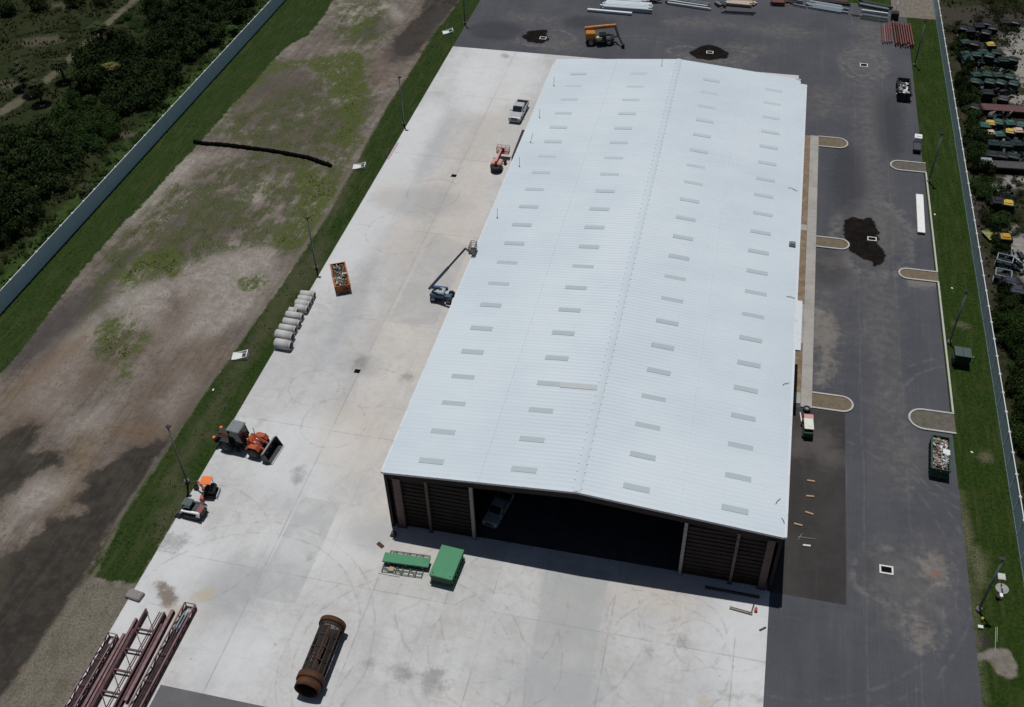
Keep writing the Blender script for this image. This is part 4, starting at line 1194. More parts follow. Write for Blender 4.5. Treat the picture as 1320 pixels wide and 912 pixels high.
MB().bar((3.0, -0.6, 1.6), (3.65, -2.0, 0.55), 0.22, 0.24).build('arm_extension', M_NAVY, t)
MB().box((3.7, -2.1, 0.35), (0.5, 0.45, 0.7)).build('hook_block', M_NAVY, t, bevel=0.04)
MB().bar((1.6, -0.3, 1.1), (2.9, -0.55, 1.35), 0.16).build('arm_brace', M_NAVY, t)
for x in (-1.55, 1.45):
    for y in (-0.95, 0.95):
        wheel(t, x, y, 0.6, 0.45)

# ---- trommel screen drum
A, B = Vector((*G(429, 806, 0.95), 0.0)), Vector((*G(396, 889, 0.95), 0.0))
c_ = (A + B) / 2
t = thing('trommel_drum', 'large rusty trommel screen drum lying on the pale concrete', 'screen drum', (c_.x, c_.y, 0.018), math.atan2(A.y - B.y, A.x - B.x))
Ld = (A - B).length / 2 + 0.15
rd = 0.86
zc = 1.0
def ringp(mb, x0, x1, r, th, n=36):
    return mb.pipe((x0, 0, zc), (x1, 0, zc), r, th, n)
ringp(MB(), Ld - 0.38, Ld, 1.0, 0.10).build('end_ring', M_RUST, t)
ringp(MB(), Ld - 0.62, Ld - 0.38, 0.90, 0.06).build('collar', M_RUSTD, t)
ringp(MB(), -Ld, -Ld + 0.62, 0.90, 0.05).build('outlet_collar', M_RUST, t)
ringp(MB(), -Ld + 0.62, -Ld + 1.12, 1.0, 0.10).build('drive_ring', M_RUST, t)
for k in range(12):
    a_ = 2 * math.pi * k / 12 + 0.13
    MB().bar((-Ld + 1.0, rd * math.cos(a_), zc + rd * math.sin(a_)), (Ld - 0.4, rd * math.cos(a_), zc + rd * math.sin(a_)), 0.075, 0.05).build('stringer', M_RUSTD if k % 3 else M_RUST, t)
for k in range(1, 4):
    x = -Ld + 1.1 + k * (2 * Ld - 1.6) / 4
    ringp(MB(), x - 0.04, x + 0.04, rd + 0.03, 0.08).build('hoop', M_RUSTD, t)
# worn screen mesh: woven wire with torn openings, real wires
mb = MB()
nx_ = 74
for k in range(48):
    a_ = 2 * math.pi * k / 48
    gap = (0.55 < a_ < 1.35) or (1.95 < a_ < 2.35)
    segs = [(-Ld + 1.1, Ld - 0.6)]
    if gap:
        segs = [(-Ld + 1.1, -Ld + 1.5 + random.random()), (Ld - 1.4 - random.random() * .6, Ld - 0.6)]
    for s0, s1 in segs:
        mb.bar((s0, 0.83 * math.cos(a_), zc + 0.83 * math.sin(a_)), (s1, 0.83 * math.cos(a_), zc + 0.83 * math.sin(a_)), 0.022)
for i in range(nx_):
    x = -Ld + 1.12 + i * (2 * Ld - 1.75) / (nx_ - 1)
    for k in range(24):
        a0, a1 = 2 * math.pi * k / 24, 2 * math.pi * (k + 1) / 24
        am = (a0 + a1) / 2
        if ((0.55 < am < 1.35) or (1.95 < am < 2.35)) and (-Ld + 1.8 < x < Ld - 1.6):
            continue
        mb.bar((x, 0.82 * math.cos(a0), zc + 0.82 * math.sin(a0)), (x, 0.82 * math.cos(a1), zc + 0.82 * math.sin(a1)), 0.024)
mb.build('screen_mesh', M_RUSTD, t)
# dented liner plates left inside, one with scraped pale metal
for (a0, a1, x0, x1, mt) in ((2.2, 2.9, -Ld + 1.2, -Ld + 2.7, M_RUSTD), (1.2, 2.0, -0.2, 1.4, M_RUSTD), (0.2, 0.8, -1.6, 0.4, M_RUSTD), (0.3, 1.1, 1.2, Ld - .7, M_RUSTD), (4.0, 5.4, -Ld + 1.2, Ld - .8, M_RUSTD), (1.25, 1.8, Ld - 1.9, Ld - .7, M_RUSTD)):
    mb = MB()
    n = 6
    pr = [(0.80 * math.cos(a0 + (a1 - a0) * i / n), zc + 0.80 * math.sin(a0 + (a1 - a0) * i / n)) for i in range(n + 1)]
    pr += [(0.775 * math.cos(a0 + (a1 - a0) * i / n), zc + 0.775 * math.sin(a0 + (a1 - a0) * i / n)) for i in range(n, -1, -1)]
    mb.prism(pr, x0, x1, 'x')
    mb.build('screen_plate', mt, t)
for x in (-Ld + 0.85, Ld - 0.2):
    for s_ in (-1, 1):
        MB().box((x, s_ * 0.62, 0.09), (0.25, 0.25, 0.16)).build('chock', M_TIMBERD, t)

# ------------------------------------------------------------------ green tank and frames
A, B = Vector((*G(567.5, 745, 1.15), 0)), Vector((*G(584, 706, 1.15), 0))
c_ = (A + B) / 2
t = thing('green_tank', 'green steel box tank with ribbed sides standing at the shed shadow edge', 'tank', (c_.x, c_.y, 0.018), math.atan2(B.y - A.y, B.x - A.x))
hl = (A - B).length / 2
MB().box((0, 0, 0.62), (2 * hl - 0.22, 1.62, 0.9)).build('tank_body', M_GREEND, t, bevel=0.02)
mb = MB()
mb.box((0, 0, 1.13), (2 * hl, 1.86, 0.10))
mb.build('top_plate', M_GREEN, t, bevel=0.02)
mb = MB()
for s_ in (-1, 1):
    mb.box((0, s_ * 0.87, 0.16), (2 * hl - 0.05, 0.14, 0.16)).box((0, s_ * 0.86, 0.75), (2 * hl - 0.25, 0.09, 0.10))
mb.build('base_rail', M_GREEN, t)
for k in range(7):
    x = -hl + 0.25 + k * (2 * hl - 0.5) / 6
    for s_ in (-1, 1):
        MB().box((x, s_ * 0.855, 0.66), (0.07, 0.08, 0.82)).build('side_rib', M_GREEN, t)
for s_ in (-1, 1):
    MB().tube((-hl + 0.25, s_ * 0.7, 1.18), (-hl + 0.25, s_ * 0.7, 1.24), 0.05, n=8).build('filler_cap', M_DARKST, t)

A, B = Vector((*G(494.5, 718, .55), 0)), Vector((*G(553.5, 726, .55), 0))
c_ = (A + B) / 2
t = thing('green_walkway', 'long green steel walkway deck lying on its folded side rails', 'walkway', (c_.x, c_.y, 0.018), math.atan2(B.y - A.y, B.x - A.x))
hl = (A - B).length / 2
MB().box((0, 0, 0.5), (2 * hl, 0.88, 0.14)).build('deck', M_GREEN, t, bevel=0.015)
M_RAILG = paint('rail_green', (0.03, 0.085, 0.055), .55)
for s_, off, dx in ((1, 0.95, 0.15), (-1, 1.12, -0.05)):
    mb = MB()
    x0, x1 = -hl + 0.15 + dx, hl - 0.35 + dx
    for yy in ((0.42, off) if s_ > 0 else (0.42, 0.78, off)):
        mb.bar((x0, s_ * yy, 0.12), (x1, s_ * yy, 0.12), 0.05)
    n = 7
    for k in range(n):
        x = x0 + (x1 - x0) * k / (n - 1)
        mb.bar((x, s_ * 0.40, 0.14), (x, s_ * (off + .02), 0.14), 0.055)
        if k < n - 1 and k % 2 == 0:
            mb.bar((x, s_ * 0.45, 0.15), (x + (x1 - x0) / (n - 1), s_ * off, 0.15), 0.05)
    mb.build('side_rail', M_RAILG if s_ < 0 else M_DARKST, t)
for k in range(3):
    MB().box((-hl + 0.5 + k * (hl - .5), 0, 0.21), (0.14, 0.8, 0.40)).build('bearer', M_TIMBERD, t)
MB().box((0, 0, 0.40), (2 * hl - .1, 0.7, 0.05)).build('deck_frame', M_GREEND, t)

def plank(label, p0, p1, w, h, mat, z=0.018, cat='plank', name='plank', group=None):
    a_, b_ = Vector((*G(*p0, z + h), 0)), Vector((*G(*p1, z + h), 0))
    c = (a_ + b_) / 2
    d = b_ - a_
    o = MB().box((0, 0, h / 2), (d.length, w, h)).build(name, mat, None, bevel=min(w, h) * .12)
    o.location = (c.x, c.y, z)
    o.rotation_euler = (0, 0, math.atan2(d.y, d.x))
    return tag(o, label, cat, group)
plank('weathered plank lying in front of the green walkway, carrying a brown block', (495, 734.5), (521, 738), 0.12, 0.06, M_TIMBERD)
plank('long thin pale plank in front of the green walkway, the outermost one', (488, 738), (515, 743), 0.12, 0.07, M_CONCP)
o = plank('brown timber block resting on the weathered plank', (501.5, 733), (507.5, 734), 0.42, 0.14, M_TIMBER, z=0.08, cat='block', name='timber_block')
plank('short rusty steel offcut lying near the shed front corner', (487, 699.5), (493.5, 705), 0.30, 0.10, M_RUST, cat='offcut', name='steel_offcut')
o = MB().prism([(-.25, 0), (.25, 0), (.2, .35), (-.15, .3)], -.2, .2).build('debris_heap', M_DARKST)
o.location = (*G(507, 690), 0.018)
tag(o, 'small dark scrap heap against the front corner of the shed', 'scrap')

# ------------------------------------------------------------------ concrete pipes in a row
pipes = [(388, 379.5, 405, 381, 'pale concrete pipe at the far end of the pipe row, beside the light pole'),
         (385, 385.5, 402, 387.5, 'second concrete pipe from the far end of the row'),
         (381.5, 391, 399, 393.5, 'third concrete pipe from the far end of the row'),
         (381, 397, 396, 399.5, 'fourth concrete pipe from the far end, pushed forward over its neighbour'),
         (373, 400.5, 383, 402, 'short concrete pipe piece tucked behind its pushed forward neighbour'),
         (369.5, 406, 389.5, 409, 'concrete pipe in the middle of the row, just past the short piece'),
         (366, 414.5, 386, 418, 'fourth concrete pipe from the near end of the row'),
         (361, 422.5, 381, 425.5, 'third concrete pipe from the near end, with a darker greenish side'),
         (356.5, 431, 377, 435, 'thickest concrete pipe, second from the near end of the row'),
         (355.5, 442.5, 375, 446, 'concrete pipe at the near end of the row, closest to the lawn edge')]
for i, (x0, y0, x1, y1, lb) in enumerate(pipes):
    rr = 0.50 if i in (8, 9) else 0.40
    if i == 4:
        rr = 0.36
    a_, b_ = Vector((*G(x0, y0, rr), rr)), Vector((*G(x1, y1, rr), rr))
    a_.z = b_.z = rr
    c = (a_ + b_) / 2
    t = thing('concrete_pipe', lb, 'concrete pipe', (c.x, c.y, 0.018), math.atan2((b_ - a_).y, (b_ - a_).x), 'concrete pipes in a row')
    hl = (b_ - a_).length / 2
    MB().pipe((-hl, 0, rr), (hl - 0.1, 0, rr), rr, 0.08, 28).build('barrel', M_CONCP, t)
    MB().pipe((hl - 0.12, 0, rr), (hl + 0.06, 0, rr), rr * 0.90, 0.06, 28).build('spigot', M_CONCP, t)

# ------------------------------------------------------------------ open skips with debris
def chunks(mb_by, n, hx, hy, z0, zh, cols, size=(0.15, 0.7)):
    for i in range(n):
        k = random.randrange(len(cols))
        s0 = random.uniform(*size)
        x, y = random.uniform(-hx, hx), random.uniform(-hy, hy)
        z = z0 + random.random() * zh * (1 - 0.4 * abs(x) / hx)
        w = (s0 * random.uniform(0.8, 2.0), s0 * random.uniform(0.2, 0.6), s0 * random.uniform(0.08, 0.45))
        w = (min(w[0], hx * .6), min(w[1], hy * .6), w[2])
        mb_by[k].box((x * .85, y * .85, z), w, rz=random.uniform(0, 3.14), ry=random.uniform(-.5, .5), rx=random.uniform(-.4, .4))
def skip(label, loc, rz, L, W, Hh, mat, cols, nch, fill=0.6, size=(0.15, 0.7)):
    t = thing('open_skip', label, 'skip', loc, rz)
    th = 0.07
    mb = MB()
    for s_ in (-1, 1):
        mb.box((0, s_ * (W / 2 - th / 2), Hh / 2 + 0.15), (L, th, Hh))
        mb.box((0, s_ * (W / 2 + 0.03), Hh + 0.10), (L, 0.12, 0.12))
        for k in range(8):
            mb.box((-L / 2 + 0.3 + k * (L - .6) / 7, s_ * (W / 2 + 0.035), Hh / 2 + 0.12), (0.09, 0.07, Hh - 0.1))
    for s_ in (-1, 1):
        mb.box((s_ * (L / 2 - th / 2), 0, Hh / 2 + 0.15), (th, W - 2 * th - .004, Hh - .01))
    mb.box((0, 0, 0.2), (L - .16, W - .16, 0.08))
    mb.build('container_body', mat, t)
    mb = MB()
    for s_ in (-1, 1):
        mb.box((0, s_ * 0.5, 0.08), (L - 0.2, 0.14, 0.15))
    mb.build('skid_rail', M_DARKST, t)
    mb = MB()
    mb.box((L / 2 + 0.04, 0, Hh * .55), (0.06, 0.12, Hh * .9)).box((L / 2 + 0.04, 0.35, Hh * .6), (0.06, 0.6, 0.06))
    mb.build('tailgate_latch', M_DARKST, t)
    bys = [MB() for _ in cols]
    bys[0].box((0, 0, Hh * fill * .5 + .2), (L - 0.3, W - 0.25, Hh * fill))
    chunks(bys, nch, L / 2 - 0.15, W / 2 - 0.12, Hh * fill + 0.2, Hh * 0.38, cols, size)
    pile = bpy.data.objects.new('debris_load', None)
    COL.objects.link(pile)
    pile.parent = t
    for mb, c in zip(bys, cols):
        d = mb.build('debris', c, pile)
        d['kind'] = 'stuff'
    return t
D_BR = paint('debris_brown', (0.16, 0.10, 0.065), .9)
D_GR = paint('debris_grey', (0.20, 0.195, 0.185), .9)
D_PA = paint('debris_pale', (0.46, 0.43, 0.38), .9)
D_GN = paint('debris_olive', (0.11, 0.12, 0.075), .9)
D_DK = paint('debris_dark', (0.04, 0.038, 0.035), .9)
D_WH = paint('debris_white', (0.66, 0.69, 0.71), .7, wear=.2)
M_RUSTOR = rusty('rusty_orange', (0.42, 0.145, 0.035), (0.16, 0.065, 0.03), 0.45)
A, B = Vector((*G(434.5, 338, 1.1), 0)), Vector((*G(442, 370, 1.1), 0))
c_ = (A + B) / 2
skip('rusty orange open skip full of mixed rubbish standing on the concrete', (c_.x, c_.y, 0.018), math.atan2(B.y - A.y, B.x - A.x), 3.95, 1.45, 0.95, M_RUSTOR, [D_DK, D_BR, D_GR, D_DK, D_GN, D_PA], 420, 0.72, (0.08, 0.32))
A, B = Vector((*G(1165, 101, 1.2), 0)), Vector((*G(1166.5, 121, 1.2), 0))
c_ = (A + B) / 2
skip('dark navy open skip half filled with white foam sheets near the far lawn', (c_.x, c_.y, 0.01), math.atan2(B.y - A.y, B.x - A.x), 4.15, 1.48, 1.1, M_NAVY, [D_DK, D_WH, D_DK, D_GR], 40, 0.3, (0.2, 0.7))
A, B = Vector((*G(1213, 562, 1.2), 0)), Vector((*G(1213, 607, 1.2), 0))
c_ = (A + B) / 2
skip('dark green open skip heaped with timber scrap at the lawn edge', (c_.x, c_.y, 0.01), math.atan2(B.y - A.y, B.x - A.x), 3.95, 1.42, 1.1, M_GREEND, [D_BR, D_PA, D_GR, D_BR, D_GN, D_WH], 420, 0.72, (0.07, 0.32))
o = MB().box((0, 0, 0), (0.6, 0.5, 0.10), ry=.2, rx=.15).build('foam_sheet', D_WH)
o.location = (*G(1220, 583, 1.42), 1.42)
tag(o, 'pale blue white foam sheet on top of the timber scrap in the dark green skip', 'foam sheet')

# ------------------------------------------------------------------ maroon steel at the field corner
def ypt(px, py, z):
    x, y = G(px, py, z)
    return Vector((x, y, z))
def truss(label, xa, xb, ya, yb, h, slope=0.0, loads=False):
    """box truss lying along y from ya (far end) to yb (near end, runs out of the picture)"""
    t = thing('steel_truss', label, 'steel truss', ((xa + xb) / 2, ya, 0.018), 0)
    w = (xb - xa) / 2
    L = yb - ya
    for x in (-w, w):
        MB().bar((x, 0, 0.12), (x, L, 0.12), 0.12, 0.12).build('bottom_chord', M_MAROON, t)
        MB().bar((x, 0, h), (x, L, h), 0.10, 0.10).build('top_chord', M_MAROONL, t)
    n = int(abs(L) / 1.05)
    s = L / n
    for x in (-w, w):
        mb = MB()
        for k in range(n + 1):
            mb.bar((x, k * s, 0.12), (x, k * s, h), 0.06)
            if k < n:
                a_, b_ = (0.12, h) if k % 2 else (h, 0.12)
                mb.bar((x, k * s, a_), (x, (k + 1) * s, b_), 0.06)
        mb.build('side_lacing', M_MAROON, t)
    mb = MB()
    for k in range(n + 1):
        mb.bar((-w, k * s, 0.12), (w, k * s, 0.12), 0.07)
        if k % 2 == 0:
            mb.bar((-w, k * s, h), (w, k * s, h), 0.05)
        if k < n:
            mb.bar((-w if k % 2 else w, k * s, .10), (w if k % 2 else -w, (k + 1) * s, .10), 0.06)
    mb.build('cross_lacing', M_MAROON, t)
    mb = MB()
    for k in range(3):
        mb.box((-w * .5 + k * w * .5, L * .52, 0.22 + .05 * k), (0.14, abs(L) * .9, 0.14))
    mb.build('inner_beam', paint('deep_maroon', (0.028, 0.012, 0.014), .8, wear=.1), t)
    return t
truss('maroon box truss lying along the concrete edge beside the gravel', G(139, 816, .6)[0], G(149, 827, .25)[0], G(139, 816, .6)[1], 25.0, 0.62)
tr_ = truss('maroon box truss nearest the trommel drum, with blue grey bars packed in its end', -35.80, -34.98, 38.15, 25.0, 0.62)
mb = MB()
for k in range(7):
    x = -35.66 + k * 0.075
    z = 0.30 + 0.08 * (k % 3)
    mb.bar((x, 37.7 - random.random() * .3, z), (x, 36.0 - random.random() * .3, z + .05), 0.05)
o = mb.build('steel_bars', paint('blue_steel', (0.17, 0.22, 0.26), .4, .4))
tag(o, 'blue grey steel bars packed inside the end of the maroon truss', 'steel bars')
# ladder frame
t = thing('ladder_frame', 'flat maroon steel ladder frame with diagonal ties and open bays', 'steel frame', (-37.78, 37.1, 0.018), R(0.8))
for x in (-0.72, 0.78):
    mb = MB()
    mb.box((x, -6.2, 0.30), (0.055, 12.4, 0.42))
    for z in (0.085, 0.52):
        mb.box((x, -6.2, z), (0.13, 12.4, 0.03))
    mb.build('side_beam', M_MAROON, t)
for k in range(7):
    MB().box((0.015, -1.70 - 1.72 * k, 0.42), (1.40, 0.13, 0.14)).build('rung', M_MAROON, t)
    MB().bar((-0.68, -1.70 - 1.72 * k + 1.6, 0.50), (0.68, -1.70 - 1.72 * k + .1, 0.50), 0.055).build('diagonal_tie', M_MAROON, t)
def hbeam(name, label, x, y0, y1, w, h, mat, z=0.018, tilt=0.0, group='loose maroon beams'):
    t_ = thing(name, label, 'steel beam', (x, y0, z), tilt, group)
    L = y1 - y0
    mb = MB()
    mb.box((0, L / 2, h - 0.012), (w, abs(L), 0.024)).box((0, L / 2, 0.012), (w, abs(L), 0.024)).box((0, L / 2, h / 2), (0.02, abs(L), h - .05))
    mb.build('beam', mat, t_)
    MB().box((0, -0.012 if L < 0 else 0.012, h / 2), (w * .98, 0.02, h * .98)).build('end_plate', mat, t_)
    return t_
hbeam('steel_beam', 'wide pale maroon beam lying beside the box truss at the concrete edge', -39.22, 34.9, 24.5, 0.20, 0.30, M_MAROONL, tilt=R(0.8))
hbeam('steel_beam', 'longest narrow pale maroon beam, between the wide beam and the ladder frame', -38.98, 36.3, 24.5, 0.17, 0.30, M_MAROONL, tilt=R(1.2))
hbeam('steel_beam', 'maroon beam tucked against the outer side of the ladder frame', -38.72, 35.4, 24.5, 0.12, 0.30, M_MAROON, tilt=R(0.9))
hbeam('steel_beam', 'broad maroon beam with a rusty near end beside the ladder frame', -36.55, 37.5, 29.9, 0.24, 0.40, M_MAROONL, tilt=R(1.2))
hbeam('steel_beam', 'slim dark maroon beam lying against the broad rusty ended beam', -36.80, 36.2, 29.0, 0.15, 0.36, M_MAROON, tilt=R(1.4))
hbeam('steel_beam', 'short dark maroon beam resting inside the ladder frame', -37.12, 35.2, 27.5, 0.13, 0.30, M_MAROON, tilt=R(1.0))
for k, (x, lb) in enumerate(((-37.62, 'thin maroon rod lying inside the ladder frame, nearer the middle'), (-37.46, 'thin maroon rod lying inside the ladder frame, nearer the broad beam'))):
    o = MB().bar((x, 37.3, 0.06), (x - .05, 24.6, 0.06), 0.05).build('steel_rod', M_MAROON)
    tag(o, lb, 'steel rod', 'rods inside the ladder frame')
# flat stone
o = MB().box((0, 0, 0.14), (1.35, 0.85, 0.28), taper=(.92, .9)).build('concrete_block', paint('rubble', (0.20, 0.18, 0.175), .9), None, bevel=0.05)
o.location = (*G(174.5, 769), 0.018)
o.rotation_euler = (0, 0, R(-8))
tag(o, 'flat grey broken concrete slab at the corner of the yard', 'slab')
# black beam beside the shed
t = thing('steel_beam', 'long black steel beam lying on the concrete beside the shed', 'steel beam', (*G(668, 189), 0.018), 0)
a_, b_ = Vector((*G(674.5, 171), 0)), Vector((*G(660.5, 207), 0))
t.rotation_euler = (0, 0, math.atan2((b_ - a_).y, (b_ - a_).x))
MB().box((0, 0, 0.36), ((b_ - a_).length, 0.34, 0.05)).build('flange', M_BLACK, t)
MB().box((0, 0, 0.04), ((b_ - a_).length, 0.34, 0.05)).build('flange', M_BLACK, t)
MB().box((0, 0, 0.2), ((b_ - a_).length, 0.04, 0.26)).build('web', M_BLACK, t)
# pink timber along the edge
plank('long faded pink plank lying along the edge of the concrete', (500, 205), (513, 184), 0.22, 0.05, paint('pink_board', (0.48, 0.30, 0.40), .7), name='plank')
# ------------------------------------------------------------------ fences
M_FENCE = paint('fence_vinyl', (0.70, 0.71, 0.72), 0.5, wear=0.2, dirt=(0.55, 0.56, 0.55))
def fence(label, x, y0, y1, h, pitch, face=None):
    t = thing('panel_fence', label, 'fence', (x, y0, 0))
    n = int(round((y1 - y0) / pitch))
    for k in range(n + 1):
        y = k * pitch
        mb = MB()
        mb.box((0, y, h / 2 + 0.03), (0.10, 0.12, h + 0.06))
        mb.box((0, y, h + 0.09), (0.22, 0.22, 0.09), taper=(.3, .3))
        mb.build('post', M_FENCE, t)
        if k < n:
            MB().box((0, y + pitch / 2, h + 0.01), (0.055, pitch - 0.13, 0.05)).build('cap_rail', M_FENCE, t)
            mb = MB()
            mb.box((0, y + pitch / 2, h / 2 + 0.02), (0.04, pitch - 0.13, h - 0.1))
            for z in (0.12, h - 0.10):
                mb.box((0, y + pitch / 2, z), (0.07, pitch - 0.13, 0.15))
            m_ = 12
            for j in range(m_):
                mb.box((0, y + 0.1 + (j + .5) * (pitch - .2) / m_, h / 2), (0.048, (pitch - .2) / m_ - 0.02, h - 0.36))
            mb.build('panel', face or M_FENCE, t)
    return t
fence('long white panel fence with shade tinted faces between the dirt field and the dark scrub', -70.2, 55.0, 151.0, 2.05, 2.4, paint('fence_shade_tint', (0.60, 0.74, 0.84), 0.5, wear=0.2, dirt=(0.5, 0.6, 0.66)))  # white vinyl faces tinted blue to carry the sky-lit shade
fence('long grey green panel fence with white cap between the mown lawn and the bin yard', 25.92, 46.0, 166.0, 2.0, 2.4, paint('fence_teal', (0.30, 0.40, 0.43), 0.6, wear=0.2, dirt=(0.24, 0.31, 0.33)))

# ------------------------------------------------------------------ light poles
def light_pole(label, x, y, h, head_dir):
    t = thing('light_pole', label, 'light pole', (x, y, 0.0), 0, 'yard light poles')
    MB().tube((0, 0, -0.05), (0, 0, 0.30), 0.21, n=16).build('concrete_base', paint('dark_base', (0.12, 0.12, 0.115), .9), t)
    MB().box((0, 0, 0.325), (0.30, 0.30, 0.05)).build('base_plate', M_POLE, t)
    MB().tube((0, 0, 0.34), (0, 0, h), 0.10, 0.075, n=10).build('pole', M_POLE, t)
    MB().bar((0, 0, h - 0.08), (head_dir * 0.18, 0, h - 0.02), 0.07).build('arm', M_POLE, t)
    MB().box((head_dir * 0.10, 0, h + 0.07), (0.46, 0.30, 0.10)).build('lamp_head', M_BLACK, t, bevel=0.03)
    return t
for (x, y, h, d_, lb) in ((-41.35, 49.63, 6.85, 1, 'grey light pole on the lawn edge beside the mini excavator'), (-41.15, 79.68, 6.5, 1, 'grey light pole beside the end of the concrete pipe row'),
                          (-40.95, 109.92, 6.5, 1, 'grey light pole on the narrow lawn level with the silver pickup'), (-40.75, 139.2, 6.5, 1, 'grey light pole at the corner behind the concrete yard'),
                          (22.35, 50.26, 6.3, -1, 'grey light pole beside the bare earth patch near the utility pads'), (22.5, 80.59, 6.3, -1, 'grey light pole beside the dark green bin on the lawn'),
                          (22.3, 108.7, 6.3, -1, 'grey light pole between the long white panel and the white truck'), (22.2, 137.4, 6.3, -1, 'grey light pole near the navy skip and the maroon rods')):
    light_pole(lb, x, y, h, d_)

# ------------------------------------------------------------------ drains
def drain(label, px, py, w, d, wide, ring=True, z=0.01):
    q = G(px, py)
    t = thing('storm_drain', label, 'storm drain', (q[0], q[1], z), 0, 'storm drain inlets')
    if ring:
        mb = MB()
        mb.box((0, d / 2 + wide / 2, 0.02), (w + 2 * wide, wide, 0.05)).box((0, -d / 2 - wide / 2, 0.02), (w + 2 * wide, wide, 0.05))
        mb.box((w / 2 + wide / 2, 0, 0.02), (wide, d, 0.05)).box((-w / 2 - wide / 2, 0, 0.02), (wide, d, 0.05))
        mb.build('concrete_collar', M_CONCW, t)
    mb = MB()
    mb.box((0, 0, 0.004), (w, d, 0.008))
    for k in range(7):
        mb.box((-w / 2 + (k + .5) * w / 7, 0, 0.016), (w / 7 * 0.4, d, 0.014))
    mb.build('grate', paint('drain_iron', (0.005, 0.005, 0.005), .9, wear=.1, spec=.02), t)
    return t
drain('white framed storm drain alone on the asphalt near the lower parking aisle', 1142.5, 735, 0.78, 0.55, 0.13)
drain('white framed storm drain in the large wet patch on the parking aisle', 1124, 308.5, 0.75, 0.5, 0.10)
drain('white framed storm drain in the pale dusty ring behind the shed', 1113.5, 84.5, 0.8, 0.7, 0.11)
drain('white framed storm drain in the wet patch behind the shed ridge', 915, 68, 0.75, 0.55, 0.10)
drain('white framed storm drain in the wet patch near the boom crane', 700, 49.5, 0.75, 0.6, 0.10)
drain('dark storm drain in the concrete beside the red boom lift', 585, 227, 0.62, 0.55, 0, False, 0.018)
drain('dark storm drain in the concrete surrounded by a grey stain', 460.5, 479, 0.55, 0.5, 0, False, 0.018)
def endsection(label, px, py, rz):
    q = G(px, py)
    t = thing('culvert_end', label, 'culvert end', (q[0], q[1], 0.01), rz, 'culvert ends in the lawn')
    mb = MB()
    mb.box((0, 0, 0.05), (1.55, 1.05, 0.10))
    for s_ in (-1, 1):
        mb.prism([(-0.75, 0.10), (0.75, 0.10), (0.75, 0.42), (-0.3, 0.14)], s_ * 0.52 - 0.07 * (s_ > 0), s_ * 0.52 + 0.07 * (s_ < 0))
    mb.box((0.70, 0, 0.28), (0.10, 0.9, 0.36))
    mb.build('mitred_slab', M_CONCW, t)
    MB().box((0.42, 0, 0.12), (0.45, 0.6, 0.06)).build('opening', M_BLACK, t)
    return t
endsection('white concrete culvert end in the grass strip beside the pipe row', 310, 460, R(15))
endsection('white concrete culvert end in the grass strip near the black sock', 463.5, 216, R(12))
endsection('white concrete culvert end in the grass strip at the far yard corner', 577.5, 42.5, R(25))

# ------------------------------------------------------------------ parking kerbs, islands, pavement
g = NG('island_soil', 0.95, 0, 0.1)
b, c = g.noise(1.8, 6, 0.7), g.noise(10, 3, 0.7)
M_SOIL = g.color(g.mix(g.step(b, .35, .7), g.mix(c, (0.14, 0.105, 0.07), (0.20, 0.16, 0.115)), (0.115, 0.10, 0.075)))
g = NG('island_soil_grey', 0.95, 0, 0.1)
b, c = g.noise(1.8, 6, 0.7), g.noise(10, 3, 0.7)
M_SOILG = g.color(g.mix(g.step(b, .35, .7), g.mix(c, (0.10, 0.09, 0.08), (0.155, 0.14, 0.125)), (0.085, 0.082, 0.06)))
M_KERB = paint('kerb_concrete', (0.40, 0.395, 0.375), 0.85, wear=0.5, dirt=(0.24, 0.23, 0.21), spec=0.2)
def island(label, xr, yc, hw, xtip, soil):
    """kerbed bed attached at xr, rounded end reaching xtip"""
    s_ = 1 if xtip > xr else -1
    t = thing('kerb_island', label, 'kerb island', (xr, yc, 0.008), 0, 'kerbed islands in the car park')
    L = abs(xtip - xr)
    def outline(r):
        pts = [(0, -r)]
        for k in range(17):
            a_ = -math.pi / 2 + math.pi * k / 16
            pts.append((s_ * (L - hw + r * math.cos(a_)), r * math.sin(a_)))
        pts.append((0, r))
        return pts
    o, i = outline(hw), outline(hw - 0.17)
    bm = bmesh.new()
    n = len(o)
    V = [[bm.verts.new((p[0], p[1], z)) for p in pts] for pts, z in ((o, -0.05), (o, 0.13), (i, 0.13), (i, 0.02))]
    for k in range(n - 1):
        for r in range(3):
            bm.faces.new((V[r][k], V[r][k + 1], V[r + 1][k + 1], V[r + 1][k]))
    mb = MB()
    mb.bm.free()
    mb.bm = bm
    mb.build('kerb', M_KERB, t)
    mb = MB()
    mb.prism(outline(hw - 0.15), -0.04, 0.055, 'z')
    mb.build('soil_bed', soil, t)
    return t
island('tan kerbed island at the far end of the pavement', 9.97, 115.35, 1.22, 13.45, M_SOIL)
island('tan kerbed island beside the large wet patch', 9.97, 94.6, 1.0, 13.45, M_SOIL)
island('tan kerbed island at the near end of the pavement, beside the red and white cart', 9.97, 70.2, 1.05, 13.6, M_SOIL)
island('grey kerbed island on the lawn side near the white truck', 22.2, 111.6, 1.1, 18.15, M_SOILG)
island('kerbed island on the lawn side below the long white panel', 22.2, 90.75, 0.92, 18.25, M_SOIL)
island('grey kerbed island on the lawn side touching the dark green skip', 22.2, 69.7, 1.3, 18.25, M_SOILG)
for (y0, y1, lb) in ((91.7, 110.45, 'straight pale kerb along the lawn beside the long white panel'), (71.05, 89.8, 'straight pale kerb along the lawn beside the dark green bin')):
    o = MB().box((22.12, (y0 + y1) / 2, 0.06), (0.17, y1 - y0, 0.16)).build('kerb', M_KERB)
    o['kind'] = 'structure'
